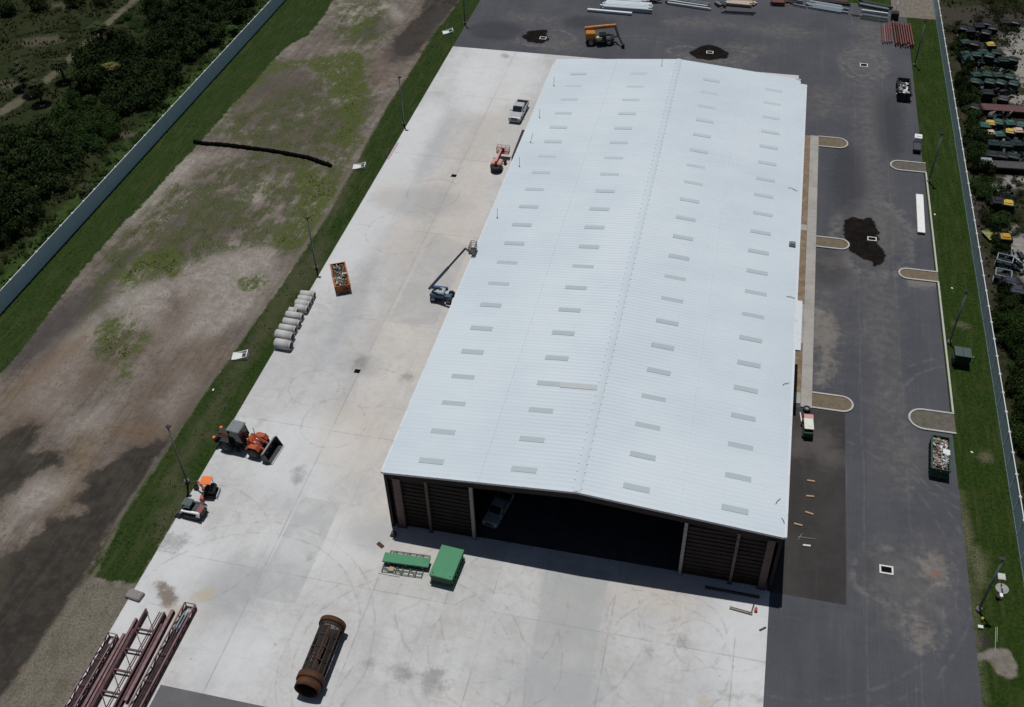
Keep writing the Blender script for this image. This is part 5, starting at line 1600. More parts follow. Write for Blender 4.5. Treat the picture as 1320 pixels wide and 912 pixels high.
# pavement beside the shed
g = NG('pavement', 0.85, 0, 0.2)
a, b, c = g.noise(0.4, 5, .6), g.noise(2, 6, .68), g.noise(12, 3, .7)
X, Y, Z = g.xyz()
jt = g.step(g.math('ABSOLUTE', g.math('SUBTRACT', g.math('FRACT', g.math('DIVIDE', Y, 3.05)), 0.5)), 0.0, 0.012, 0.6, 0)
base = g.mix(g.step(a, .3, .7), (0.29, 0.275, 0.255), (0.36, 0.35, 0.335))
base = g.mix(g.step(b, .45, .75, 0, .5), base, (0.24, 0.205, 0.17))
base = g.mix(jt, base, (0.12, 0.11, 0.10))
M_PAV = g.color(base)
o = MB().box((9.47, 92.8, 0.06), (0.98, 47.4, 0.14)).build('pavement', M_PAV)
o['kind'] = 'structure'
g = NG('bed_soil', 0.95, 0, 0.1)
b, c = g.noise(1.2, 6, .7), g.noise(9, 3, .7)
M_BED = g.color(g.mix(g.step(b, .35, .7), (0.165, 0.118, 0.075), g.mix(c, (0.22, 0.175, 0.125), (0.27, 0.225, 0.165))))
o = MB().box((8.13, 93.6, 0.035), (1.66, 45.8, 0.06)).build('soil_strip', M_BED)
o['kind'] = 'structure'
for yc, w in ((96.9, 1.1), (70.2, 1.4), (80.7, 6.0)):
    o = MB().box((8.12, yc, 0.05), (1.68, w, 0.10)).build('path', M_PAV)
    o['kind'] = 'structure'
# ------------------------------------------------------------------ things in the car park
# flatbed truck, white cab and dark open bed
A, B = Vector((*G(1183.8, 176, .8), 0)), Vector((*G(1182.5, 191, .5), 0))
c_ = (A + B) / 2
t = thing('utility_truck', 'small utility truck with white roof and dark open bed parked against the lawn', 'truck', (c_.x, c_.y, 0.012), math.atan2(A.y - B.y, A.x - B.x))
t.scale = (0.66, 0.48, 0.5)
MB().box((0, 0, 0.55), (4.6, 1.7, 0.3)).build('chassis', M_BLACKP, t, bevel=0.04)
mb = MB()
mb.prism([(0.45, 0.6), (2.35, 0.6), (2.35, 1.2), (2.05, 1.95), (0.5, 2.0)], -0.88, 0.88)
mb.build('cab', M_WHITE, t, bevel=0.06)
MB().prism([(2.345, 1.25), (2.08, 1.88), (2.11, 1.9), (2.38, 1.26)], -0.75, 0.75).build('windshield', M_GLASS, t)
MB().box((1.1, 0, 2.04), (0.10, 1.3, 0.04)).build('roof_bar', M_RIM, t)
mb = MB()
mb.box((-1.1, 0, 0.78), (2.9, 1.8, 0.1))
for s_ in (-1, 1):
    mb.box((-1.1, s_ * 0.9, 1.0), (2.9, 0.06, 0.45))
mb.box((-2.55, 0, 1.0), (0.06, 1.8, 0.45))
mb.build('bed', paint('bed_slate', (0.045, 0.05, 0.062), .6), t)
for x in (1.5, -1.5):
    for s_ in (-1, 1):
        wheel(t, x, s_ * 0.78, 0.36, 0.24)
# white panel stack
A, B = Vector((*G(1185, 251.5, .2), 0)), Vector((*G(1187.5, 300.5, .2), 0))
c_ = (A + B) / 2
t = thing('panel_stack', 'long narrow stack of white sheet panels lying on the asphalt near the kerb', 'panel stack', (c_.x, c_.y, 0.012), math.atan2(A.y - B.y, A.x - B.x))
hl = (A - B).length / 2
for k in range(4):
    MB().box((random.uniform(-.06, .06), random.uniform(-.02, .02), 0.13 + k * 0.055), (2 * hl, 0.74, 0.045)).build('panel', M_WHITE, t)
for k in range(4):
    MB().box((-hl + .6 + k * (2 * hl - 1.2) / 3, 0, 0.05), (0.1, 0.85, 0.10)).build('bearer', M_TIMBERD, t)
# cart
A, B = Vector((*G(1042, 535, 1.2), 0)), Vector((*G(1043.5, 555, 1.2), 0))
c_ = (A + B) / 2
t = thing('utility_cart', 'small red utility cart with pale flat canopy beside the kerb island', 'utility cart', (c_.x, c_.y, 0.014), math.atan2(A.y - B.y, A.x - B.x))
t.scale = (0.80, 0.78, 0.7)
MB().box((0, 0, 0.5), (2.4, 1.0, 0.3)).build('chassis', M_DARKST, t, bevel=0.04)
MB().prism([(0.7, 0.6), (1.3, 0.6), (1.25, 0.95), (0.75, 1.25)], -0.55, 0.55).build('front_cowl', paint('cart_red', (0.40, 0.06, 0.065), .5), t)
MB().box((1.0, -0.05, 1.62), (0.62, 1.02, 0.05)).build('canopy_front', paint('cart_pink', (0.50, 0.26, 0.25), .6), t)
MB().box((-0.15, 0, 1.65), (1.62, 1.02, 0.06)).build('canopy', paint('cart_canopy', (0.62, 0.64, 0.56), .6), t, bevel=0.02)
for x in (-0.85, 1.15):
    for s_ in (-1, 1):
        MB().bar((x, s_ * 0.45, 0.6), (x, s_ * 0.45, 1.62), 0.05).build('canopy_post', M_BLACKP, t)
MB().box((-0.95, 0, 0.95), (0.55, 1.0, 0.5)).build('rear_box', M_GREEND, t, bevel=0.03)
MB().box((0.0, 0, 0.85), (0.5, 0.95, 0.3)).build('bench_seat', M_BLACKP, t, bevel=0.04)
for x in (-0.8, 0.95):
    for s_ in (-1, 1):
        wheel(t, x, s_ * 0.5, 0.28, 0.2)
t = thing('loose_tyre', 'black tyre with pale hub lying at the end of the pavement', 'tyre', (*G(1040, 527.5, .2), 0.135))
t.scale = (0.78, 0.78, 0.78)
MB().pipe((0, 0, 0), (0, 0, 0.24), 0.42, 0.2, 24).build('tyre', M_TYRE, t)
MB().tube((0, 0, 0.06), (0, 0, 0.16), 0.21, n=16).build('rim', M_RIM, t)
def rod(label, p0, p1, r, mat, z=0.05, name='pipe_length', cat='pipe', group=None):
    a_, b_ = Vector((*G(*p0, z), z)), Vector((*G(*p1, z), z))
    return tag(MB().tube(a_, b_, r, n=10).build(name, mat), label, cat, group)
rod('white plastic pipe length lying beside the red utility cart', (1031.5, 532), (1035.5, 556), 0.06, M_WHITE)
rod('thinner white pipe length lying against the shed wall beside the cart', (1034, 541), (1035, 553), 0.05, M_WHITE)
sticks = [((1040.5, 619), (1050.5, 620.5), 'pale timber block on the dark asphalt, farthest of the row from the shed front'), ((1039.5, 639), (1049.5, 640), 'second pale timber block of the row on the dark asphalt'),
          ((1038, 659.5), (1048.5, 663), 'slightly turned third pale timber block of the row'), ((1023.5, 674.5), (1034.5, 677.5), 'pale timber block of the row lying closest to the shed wall'),
          ((1035, 702.5), (1045, 703.5), 'whitish timber block of the row closest to the shed front')]
for p0, p1, lb in sticks:
    plank(lb, p0, p1, 0.15, 0.10, M_TIMBER if 'whitish' not in lb else M_CONCW, z=0.014, cat='timber', name='timber_block', group='timber blocks beside the shed')
rod('thin bent pale batten on the dark asphalt near the whitish block', (1028, 692), (1052, 695.5), 0.035, M_TIMBERD, name='batten', cat='batten')
rod('short crossed pale batten on the dark asphalt near the whitish block', (1028, 697), (1034, 688), 0.03, M_TIMBERD, name='batten', cat='batten')
# front of shed: bench bars, chain, red can
t = thing('steel_channel', 'grey steel channel lying at the shed front corner in the sun', 'steel channel', (*G(955, 788.5), 0.02), math.atan2(G(968, 792)[1] - G(943, 785)[1], G(968, 792)[0] - G(943, 785)[0]))
MB().box((0, 0, 0.06), (1.7, 0.14, 0.04)).build('web', M_TIMBERD, t)
for s_ in (-1, 1):
    MB().box((0, s_ * 0.08, 0.07), (1.7, 0.02, 0.14)).build('flange', M_TIMBERD, t)
rod('dark bent steel rod standing out of the shed shadow beside a red can', (968, 792), (972, 779), 0.05, M_DARKST, name='steel_rod', cat='steel rod')
rod('long black steel bar lying in the shed shadow at the front', (909, 757), (979, 770), 0.11, M_BLACK, z=0.12, name='steel_bar', cat='steel bar')
rod('short dark pipe lying on the concrete at the corner by the asphalt', (979, 813), (987, 809), 0.07, M_DARKST)
t = thing('fuel_can', 'small red fuel can beside the grey steel channel', 'can', (*G(974, 788), 0.02))
MB().box((0, 0, 0.14), (0.22, 0.3, 0.28)).build('can', paint('can_red', (0.38, 0.045, 0.035), .45), t, bevel=0.03)
MB().tube((0, 0.08, 0.28), (0, 0.15, 0.40), 0.03, n=8).build('spout', M_YEL, t)
# lawn objects
A = G(1242, 453, 1.4)
def hip_bin(label, loc, rz, w, d, h, body, lid, group, lidshift=0.0, cat='bin'):
    t = thing('waste_bin', label, cat, loc, rz, group)
    mb = MB()
    mb.box((0, 0, h * 0.44 + 0.1), (w * .86, d * .86, h * 0.82), taper=(1.12, 1.12))
    mb.box((0, 0, h * 0.72), (w * 1.0, d * 1.0, 0.12))
    for s_ in (-1, 1):
        mb.box((s_ * w * 0.52, 0, h * 0.55), (0.12, d * 0.5, 0.16))
    mb.build('bin_body', body, t)
    mb = MB()
    mb.box((lidshift, 0, h * 0.94), (w * .98, d * .98, h * 0.2), taper=(.45, .45))
    mb.build('lid', lid, t, bevel=0.03)
    MB().box((lidshift, 0, h * 1.05), (w * .5, d * .5, 0.05)).build('lid_hatch', lid, t)
    return t
t = thing('waste_container', 'dark green lidded waste container standing on the lawn beside a light pole', 'waste container', (A[0], A[1], 0.012), R(-3))
t.scale = (0.88, 0.88, 0.88)
MB().prism([(-0.85, 0.2), (0.85, 0.2), (0.92, 1.15), (0.92, 1.25), (-0.92, 1.6), (-0.92, 0.9)], -0.78, 0.78, 'x').build('bin_body', M_BINGRN, t, bevel=0.03)
mb = MB()
mb.prism([(-0.95, 1.62), (0.98, 1.26), (0.98, 1.31), (-0.95, 1.67)], -0.83, -0.02, 'x').prism([(-0.95, 1.62), (0.98, 1.26), (0.98, 1.31), (-0.95, 1.67)], 0.02, 0.83, 'x')
mb.build('lid', paint('slate_lid', (0.06, 0.085, 0.082), .5), t)
for s_ in (-1, 1):
    MB().box((s_ * 0.84, 0, 0.85), (0.12, 1.3, 0.18)).build('fork_pocket', M_BINGRN, t)
for k, ((px, py), lb) in enumerate((((1252, 467.5), 'short pale stake beside the dark green waste container'), ((1238, 463), 'short pale stake in front of the dark green waste container'))):
    tag(MB().bar((*G(px, py), 0), (G(px, py)[0] + .02, G(px, py)[1], 0.7), 0.06).build('stake', M_CONCW), lb, 'stake')
t = thing('utility_pad', 'square grey utility cover set in the lawn near the light pole', 'utility cover', (*G(1291, 744), 0.014))
MB().box((0, 0, 0.03), (0.55, 0.6, 0.06)).build('frame', M_CONCP, t, bevel=0.01)
MB().box((0, 0, 0.065), (0.45, 0.5, 0.02)).build('lid', M_CONCP, t)
t = thing('utility_pad', 'round grey concrete pad with a pipe valve in the lawn', 'utility pad', (*G(1291.5, 759.5), 0.014))
MB().tube((0, 0, -0.02), (0, 0, 0.06), 0.48, n=24).build('pad', paint('old_pad', (0.26, 0.26, 0.25), .9), t)
MB().tube((-0.05, 0.35, 0.16), (-0.05, -0.5, 0.16), 0.05, n=10).build('pipe', M_DARKST, t)
MB().tube((-0.05, -0.1, 0.06), (-0.05, -0.1, 0.35), 0.06, n=10).build('valve', M_GALV, t)
t = thing('backflow_valve', 'small white backflow valve with black hood beside the round pad', 'valve', (*G(1289, 771), 0.014))
MB().box((0, 0, 0.2), (0.22, 0.35, 0.4)).build('valve_body', M_WHITE, t, bevel=0.03)
MB().box((-0.22, -0.1, 0.18), (0.25, 0.35, 0.36)).build('hood', M_BLACKP, t, bevel=0.04)
t = thing('marker_box', 'white marker box on the lawn edge beside the dug earth', 'box', (*G(1263, 810), 0.014))
MB().box((0, 0, 0.1), (0.34, 0.22, 0.2)).build('box', M_WHITE, t, bevel=0.02)
MB().box((0, 0, 0.21), (0.36, 0.24, 0.02)).build('lid', M_CONCW, t)
t = thing('yellow_cap', 'small yellow capped pipe stub on the lawn beside the light pole', 'pipe stub', (*G(1265, 800.5), 0.014))
MB().tube((0, 0, 0), (0, 0, 0.28), 0.07, n=10).build('stub', M_GALV, t)
MB().tube((0, 0, 0.28), (0, 0, 0.36), 0.10, n=10).build('cap', M_AMBER, t)
for k, (p0, p1, lb) in enumerate((((1283.5, 809), (1283, 840), 'thin pale cord across the lawn, nearer the asphalt'), ((1285.5, 808), (1285.2, 828), 'short thin pale cord across the lawn, nearer the fence'))):
    rod(lb, p0, p1, 0.012, M_CONCW, z=0.05, name='cord', cat='cord')
for (px, py, lb) in ((1252.5, 583.5, 'small white rag on the lawn level with the dark green skip'), (1227, 372, 'white rag on the lawn below the long white panel'), (1205, 277, 'tiny white scrap on the lawn beside the long white panel'), (275, 563 - 60, 'small white scrap on the grass strip above the wheel loader')):
    x, y = G(px, py)
    o = MB().box((0, 0, 0.04), (0.26, 0.2, 0.06), taper=(.5, .6)).build('rag', M_WHITE, None, bevel=0.02)
    o.location = (x, y, 0.014)
    o.rotation_euler = (0.2, 0.1, px)
    tag(o, lb, 'rag')
# black sock across the dirt field
pts = [(250, 184), (262, 186.5), (290, 188.5), (320, 192), (350, 196), (376, 200.5), (398, 205), (412, 210), (427, 215.5)]
mb = MB()
W3 = [Vector((*G(*p), 0.17)) for p in pts]
fin = []
for i in range(len(W3) - 1):
    for k in range(8):
        p = W3[i].lerp(W3[i + 1], k / 8)
        p.y += random.uniform(-.07, .07)
        p.z += random.uniform(-.04, .05)
        fin.append(p)
fin.append(W3[-1])
for i in range(len(fin) - 1):
    mb.tube(fin[i], fin[i + 1], random.uniform(.20, .29), random.uniform(.2, .29), n=10)
tag(mb.build('filter_sock', paint('sock_black', (0.004, 0.004, 0.004), .95, wear=.0, spec=.05)), 'long black filter sock lying across the weedy dirt field', 'filter sock')

# ------------------------------------------------------------------ material piles behind the shed
def bundle(name, label, cat, p0, p1, n, spread, bw, bh, mats, z=0.012, layers=1, jitter=0.5, group=None):
    """bars side by side between two photo points (centre line), spread metres across"""
    a_, b_ = Vector((*G(*p0, .2), 0)), Vector((*G(*p1, .2), 0))
    c = (a_ + b_) / 2
    d = b_ - a_
    t = thing(name, label, cat, (c.x, c.y, z), math.atan2(d.y, d.x), group)
    L = d.length
    for l in range(layers):
        for k in range(n):
            y = -spread / 2 + spread * (k + .5) / n
            j = random.uniform(-jitter, jitter)
            ln = L * random.uniform(0.86, 1.0)
            MB().box((j, y, 0.10 + bh * (l + .5)), (ln, bw, bh * .96)).build('bar', random.choice(mats), t)
    for s_ in (-.35, .35):
        MB().box((L * s_, 0, 0.05), (0.12, spread + .1, 0.09)).build('bearer', M_TIMBERD, t)
    return t
M_GALVB = paint('blue_galvanised', (0.25, 0.30, 0.335), .45, .2, wear=.4)
M_WHB = paint('white_purlin', (0.60, 0.66, 0.69), .45, wear=.25)
M_BROWNB = paint('brown_primer', (0.14, 0.05, 0.04), .65, wear=.5)
M_REDPR = paint('red_primer', (0.13, 0.048, 0.042), .65, wear=.5, dirt=(.12, .05, .045))
bundle('purlin_bundle', 'single long white purlin lying in front of the white stack', 'purlin', (755, 13), (817, 18.5), 1, 0.5, 0.45, 0.3, [M_WHB], jitter=0)
bundle('purlin_bundle', 'white purlin bundle nearest the single long purlin', 'purlins', (774, 9.5), (840, 14.5), 4, 1.3, 0.28, 0.28, [M_WHB, M_WHB, M_GALV], layers=2)
bundle('purlin_bundle', 'white purlin bundle in the middle of the white stack', 'purlins', (774, 5), (839, 9.5), 3, 1.1, 0.3, 0.28, [M_WHB], layers=2)
bundle('purlin_bundle', 'white purlin bundle at the far side of the white stack', 'purlins', (775, 0), (834, 4.5), 4, 1.2, 0.26, 0.28, [M_WHB, M_WHB, M_GALV], layers=2)
bundle('steel_pile', 'small dark scrap steel pile next to the white purlins', 'steel pile', (832, 0), (850, 2), 5, 1.2, 0.15, 0.2, [M_DARKST, M_NAVY, M_TIMBERD], layers=2)
bundle('steel_pile', 'long thin dark beams with one white edge behind the shed ridge', 'steel pile', (857, 2.5), (918, 11.5), 4, 1.0, 0.18, 0.3, [M_DARKST, M_WHB, M_DARKST, M_NAVY])
bundle('steel_pile', 'thin grey bars lying beyond the long dark beams', 'steel pile', (880, 0), (915, 5.5), 2, 0.8, 0.14, 0.15, [M_GALVB])
bundle('timber_stack', 'stack of pale timbers resting on dark skids behind the shed', 'timber stack', (938, 2.5), (972, 5.5), 7, 2.3, 0.26, 0.2, [M_TANP, M_CONCP, M_TIMBER, M_TIMBERD], layers=2)
bundle('steel_pile', 'dark steel bars lying in front of the pale timber stack', 'steel pile', (928, 15), (972, 17.5), 3, 0.9, 0.12, 0.15, [M_NAVY, M_DARKST])
bundle('steel_pile', 'short blue grey crate of fittings beside the pale timber stack', 'steel pile', (926, 5), (933, 9), 4, 1.2, 0.22, 0.35, [M_GALVB, M_DARKST])
bundle('steel_pile', 'short block of maroon beams in the pile row behind the shed', 'steel pile', (994, 3), (1012, 4), 8, 1.9, 0.2, 0.25, [M_BROWNB, M_BROWNB, M_MAROON], layers=2, jitter=.2)
bundle('steel_pile', 'dark tangled steel pieces between the maroon block and the blue grey tubes', 'steel pile', (1016, 2), (1036, 6), 6, 1.8, 0.14, 0.25, [M_NAVY, M_DARKST, M_GALVB], layers=1, jitter=1)
bundle('steel_pile', 'long blue grey tubes lying side by side in the pile row', 'steel pile', (1042, 5.5), (1090, 13.5), 8, 2.4, 0.2, 0.22, [M_GALVB, M_GALVB, M_GALV], layers=1, jitter=.8)
bundle('steel_pile', 'long dark beams with a reddish edge beyond the blue grey tubes', 'steel pile', (1045, 0), (1098, 5.5), 4, 1.1, 0.2, 0.3, [M_NAVY, M_DARKST, M_REDPR])
bundle('steel_pile', 'dark green grey beams at the end of the pile row by the grass', 'steel pile', (1106, 4), (1146, 11.5), 6, 1.8, 0.2, 0.3, [M_DARKST, M_NAVY, M_GALVB, M_TEAL])
bundle('steel_pile', 'long white tube lying across the end of the pile row', 'steel pile', (1109, 14), (1146, 19), 1, 0.3, 0.22, 0.3, [M_WHB], jitter=0)
bundle('steel_pile', 'scattered greenish grey bars in front of the long white tube', 'steel pile', (1104, 20), (1139, 25.5), 5, 1.5, 0.13, 0.15, [M_GALVB, M_GALV, M_TEAL, M_DARKST], jitter=1)
bundle('steel_pile', 'bundle of faded red beams standing clear of the lawn, the smaller of two', 'steel pile', (1142, 31), (1144, 55), 5, 1.5, 0.16, 0.2, [M_REDPR, M_MAROONL, M_REDPR], jitter=.9)
bundle('steel_pile', 'bundle of long rusty red beams against the lawn edge, the larger of two', 'steel pile', (1161, 31), (1166, 61), 8, 2.6, 0.16, 0.25, [M_REDPR, M_BROWNB, M_REDPR, M_RUST], layers=2, jitter=.5)
t = thing('generator_box', 'small black box unit at the end of the pile row beside the gravel', 'generator', (*G(1152.5, 25), 0.012))
MB().box((0, 0, 0.6), (1.0, 1.1, 0.9)).build('housing', M_BLACKP, t, bevel=0.05)
MB().box((0, 0, 0.08), (1.1, 1.2, 0.14)).build('skid', M_DARKST, t)
tag(MB().tube((*G(1154.5, 16), 0), (*G(1154.5, 16), 1.6), 0.05, n=8).build('marker_post', M_WHITE), 'thin white post beyond the small black box unit', 'post')

# ------------------------------------------------------------------ bin yard beyond the east fence
GB = 'bins in the yard beyond the fence'
rows = [  # px, py, body, lid, label
    (1246, 53, M_BINGRN, M_BINTOP, 'green bin at the fence end of the back row in the bin yard'),
    (1256, 56, M_NAVY, M_NAVY, 'black bin beside the green bin of the back row'),
    (1276, 57, M_BINGRN, M_YEL, 'dark bin with a yellow lid in the back row by the pale gravel'),
    (1246, 69, M_BINGRN, M_BINTOP, 'green bin at the fence end of the second row'),
    (1249, 75, M_BINGRN, M_BINTOP, 'green bin squeezed in front of the fence end of the second row'),
    (1260, 70, M_BINGRN, M_BINTOP, 'green bin second from the fence in the second row'),
    (1268, 66, M_BINGRN, M_BINTOP, 'green bin set slightly back in the second row'),
    (1276, 71, M_BINGRN, M_BINTOP, 'green bin in the middle of the second row'),
    (1284, 67, M_NAVY, M_BINGRN, 'darker green bin of the second row, before the two on gravel'),
    (1293, 76, M_BINGRN, M_BINGRN, 'dark green bin standing on gravel, nearer the crowded rows'),
    (1308, 76, M_BINGRN, M_BINGRN, 'dark green bin standing alone on gravel at the picture edge'),
    (1258, 95, M_BINGRN, M_BINTOP, 'green bin at the fence end of the third row'),
    (1272, 95, M_BINGRN, M_BINTOP, 'green bin second from the fence in the third row'),
    (1286, 96, M_BINGRN, M_BINTOP, 'green bin third from the fence in the third row'),
    (1303, 98, M_BINGRN, M_BINTOP, 'green bin at the gravel end of the third row'),
    (1258, 104, M_BINGRN, M_BINTOP, 'green bin at the fence end of the fourth row'),
    (1277, 105, M_BINGRN, M_BINTOP, 'green bin second from the fence in the fourth row'),
    (1291, 105, M_BINGRN, M_BINTOP, 'green bin third from the fence in the fourth row'),
    (1307, 107, M_BINGRN, M_BINTOP, 'green bin at the gravel end of the fourth row'),
    (1272, 161, M_BINGRN, M_TEAL, 'teal lidded bin at the fence end of the mixed coloured row'),
    (1287, 157, M_BINGRN, M_TEAL, 'teal lidded bin in the middle of the mixed coloured row'),
    (1301, 158, M_BINGRN, M_TEAL, 'teal lidded bin beyond the yellow pair in the mixed coloured row'),
    (1315, 160, M_BINGRN, M_TEAL, 'teal lidded bin at the picture edge in the mixed coloured row'),
    (1289, 172, M_BINGRN, M_TEAL, 'teal lidded bin between the tan lidded bin and the yellow lids'),
    (1278, 158, M_NAVY, M_YEL, 'yellow lidded bin beside the teal lidded bin at the fence end'),
    (1301, 168, M_NAVY, M_YEL, 'wide yellow lidded bin in the mixed coloured row'),
    (1278, 170, M_NAVY, M_TANP, 'pale tan lidded bin in front of the yellow lidded one'),
    (1313, 168, M_NAVY, M_TANP, 'pale tan lidded bin at the picture edge'),
    (1282, 184, M_BINGRN, M_BINGRN, 'dark green bin in front of the pale tan lidded bin'),
    (1296, 185, M_BINGRN, M_BINGRN, 'dark green bin in front of the wide yellow lidded bin'),
    (1311, 184, M_NAVY, M_BINGRN, 'dark green bin at the picture edge in front of the tan lidded bin'),
    (1279, 198, M_NAVY, M_BINGRN, 'dark green bin at the front row next to the shrubs'),
    (1293, 199, M_NAVY, M_NAVY, 'black bin in the middle of the front row'),
    (1307, 200, M_BINGRN, M_BINGRN, 'dark green bin at the picture edge of the front row'),
    (1301, 261, M_NAVY, M_YEL, 'lone black bin with a bright yellow lid among the weeds'),
    (1286, 258, M_NAVY, M_NAVY, 'lone black bin beside the bright yellow lidded one'),
    (1297, 305, M_NAVY, M_AMBER, 'black bin with an amber lid beside the olive panel'),
    (1274, 118, M_NAVY, M_NAVY, 'black bin with rounded lid behind the maroon trailer'),
    (1295, 126, M_NAVY, M_DARKST, 'black bin with grey lid behind the maroon trailer'),
    (1259, 137, M_NAVY, M_NAVY, 'black bin between the shrubs and the maroon trailer'),
    (1243, 36, M_NAVY, M_NAVY, 'black bin at the fence end of the far black cluster'), (1251, 38, M_NAVY, M_NAVY, 'black bin in front within the far black cluster'),
    (1262, 32, M_NAVY, M_NAVY, 'black bin in the middle of the far black cluster'), (1273, 30, M_NAVY, M_NAVY, 'black bin at the back of the far black cluster'),
    (1281, 35, M_NAVY, M_NAVY, 'black bin at the gravel side of the far black cluster'), (1270, 41, M_NAVY, M_NAVY, 'black bin at the front of the far black cluster'),
    (1309, 28, M_NAVY, M_NAVY, 'black bin beyond the pale gravel at the picture edge'), (1296, 27, M_NAVY, M_NAVY, 'black bin beyond the pale gravel nearer the cluster')]
for px, py, bd, ld, lb in rows:
    x, y = G(px, py, 1.2)
    x += random.uniform(-.15, .15)
    hip_bin(lb, (x, y, 0.0), R(random.uniform(-22, 22)), 1.36, 1.32, 1.25 * random.uniform(.95, 1.05), bd, ld, GB)
SCR = [MB() for _ in range(3)]
for k in range(420):
    cxp, cyp = random.choice([(1252, 45), (1262, 84), (1290, 85), (1270, 115), (1285, 118), (1300, 118), (1282, 150), (1300, 178), (1285, 192), (1300, 208), (1290, 255), (1285, 340), (1305, 345), (1300, 190)])
    x, y = G(cxp + random.gauss(0, 9), cyp + random.gauss(0, 6))
    if x < 28.2:
        continue
    SCR[min(2, int(random.random() ** 1.6 * 2.2))].box((x, y, random.uniform(.05, .7)), (random.uniform(.15, .9), random.uniform(.1, .5), random.uniform(.06, .5)), rz=random.uniform(0, 3.1), ry=random.uniform(-.5, .5))
for mb, mt in zip(SCR, (M_NAVY, M_BINGRN, paint('scrap_grey', (0.035, 0.037, 0.04), .8, wear=.2))):
    o = mb.build('scrap_debris', mt)
    o['kind'] = 'stuff'
    tag(o, 'dark jumbled scrap lying between the bins of the yard', 'scrap')
t = thing('flat_trailer', 'long maroon flat trailer between the bin rows', 'trailer', (*G(1302, 140, 0.8), 0.0), R(3))
MB().box((0, 0, 0.75), (6.8, 1.6, 0.18)).build('deck', paint('trailer_maroon', (0.085, 0.035, 0.036), .6, wear=.5), t, bevel=0.02)
MB().box((0, 0, 0.55), (6.4, 0.9, 0.2)).build('frame', M_DARKST, t)
for x in (-2.2, -1.2):
    for s_ in (-1, 1):
        wheel(t, x, s_ * 0.65, 0.36, 0.24)
t = thing('flat_trailer', 'long dark trailer at the edge of the front bin row', 'trailer', (*G(1290, 212, 0.8), 0.0), R(4))
MB().box((0, 0, 0.75), (5.6, 1.5, 0.18)).build('deck', M_DARKST, t, bevel=0.02)
MB().box((-1.6, 0, 1.0), (1.2, 1.3, 0.4)).build('toolbox', M_GALVB, t, bevel=0.04)
for s_ in (-1, 1):
    wheel(t, -1.4, s_ * 0.65, 0.36, 0.24)
t = thing('olive_panel', 'flat olive panel propped beside the amber lidded bin', 'panel', (*G(1279, 302, 0.4), 0.0), R(25))
MB().box((0, 0, 0.42), (1.5, 1.7, 0.05), ry=R(-8)).build('panel', M_OLIVE, t)
for s_ in (-1, 1):
    MB().bar((s_ * .6, 0, 0), (s_ * .6, 0, 0.42), 0.08).build('support', M_DARKST, t)
def open_frame(label, px, py, rz, w, d, h):
    t = thing('open_cage', label, 'steel cage', (*G(px, py, h), 0.0), rz, 'open steel cages beyond the fence')
    mb = MB()
    for x in (-w / 2, w / 2):
        for y in (-d / 2, d / 2):
            mb.bar((x, y, 0), (x, y, h), 0.08)
    for z in (0.1, h):
        for x in (-w / 2, w / 2):
            mb.bar((x, -d / 2, z), (x, d / 2, z), 0.09)
        for y in (-d / 2, d / 2):
            mb.bar((-w / 2, y, z), (w / 2, y, z), 0.09)
    mb.build('frame', M_GALVB, t)
    MB().box((0, 0, h * .35), (w - .1, d - .1, h * .6)).build('black_load', M_NAVY, t)
    return t
open_frame('open grey edged cage with black load nearer the amber lidded bin', 1296, 333, R(-15), 1.5, 1.2, 1.1)
open_frame('open grey edged cage with black load beside the dark crate', 1294, 352, R(-10), 1.5, 1.2, 1.1)
hip_bin('black bin standing next to the open grey edged cages', (*G(1303, 361, 1.2), 0), R(-10), 1.7, 1.5, 1.2, M_NAVY, paint('navy_lid', (0.025, 0.03, 0.05), .5), GB)
hip_bin('black bin at the picture edge in front of the cages', (*G(1314, 372, 1.2), 0), R(-6), 1.7, 1.5, 1.2, M_NAVY, paint('navy_lid', (0.025, 0.03, 0.05), .5), GB)
rod('long pale pipe leaning across the open cages', (1303, 328), (1318, 340), 0.10, M_GALVB, z=0.9)
# ------------------------------------------------------------------ vegetation
def leafmat(name, dark, light, extra=None):
    g = NG(name, 0.75, 0, 0.08)
    r = g.rand()
    n_ = g.noise(0.7, 3, .6)
    c = g.mix(r, dark, light)
    c = g.mix(g.step(n_, .4, .75, 0, .5), c, light)
    oi = g.n('ObjectInfo').outputs['Random']
    c = g.mix(g.step(oi, .35, 1.0, 0, .55), c, g.mix(r, tuple(x * 1.5 for x in dark), tuple(x * 1.7 for x in light)))
    if extra:
        c = g.mix(g.step(r, .93, .97), c, extra)
    return g.color(c)
ML_THICK = leafmat('thicket_leaf', (0.008, 0.016, 0.004), (0.021, 0.035, 0.009))
ML_BRIGHT = leafmat('bright_leaf', (0.010, 0.024, 0.005), (0.028, 0.052, 0.012))
ML_DRY = leafmat('dry_leaf', (0.012, 0.018, 0.006), (0.036, 0.042, 0.015))
ML_PALM = leafmat('palm_frond', (0.012, 0.019, 0.007), (0.042, 0.050, 0.022))
ML_PALMY = leafmat('yellow_frond', (0.05, 0.05, 0.015), (0.15, 0.13, 0.04))
M_BARK = paint('bark', (0.085, 0.07, 0.055), .95, wear=.5)
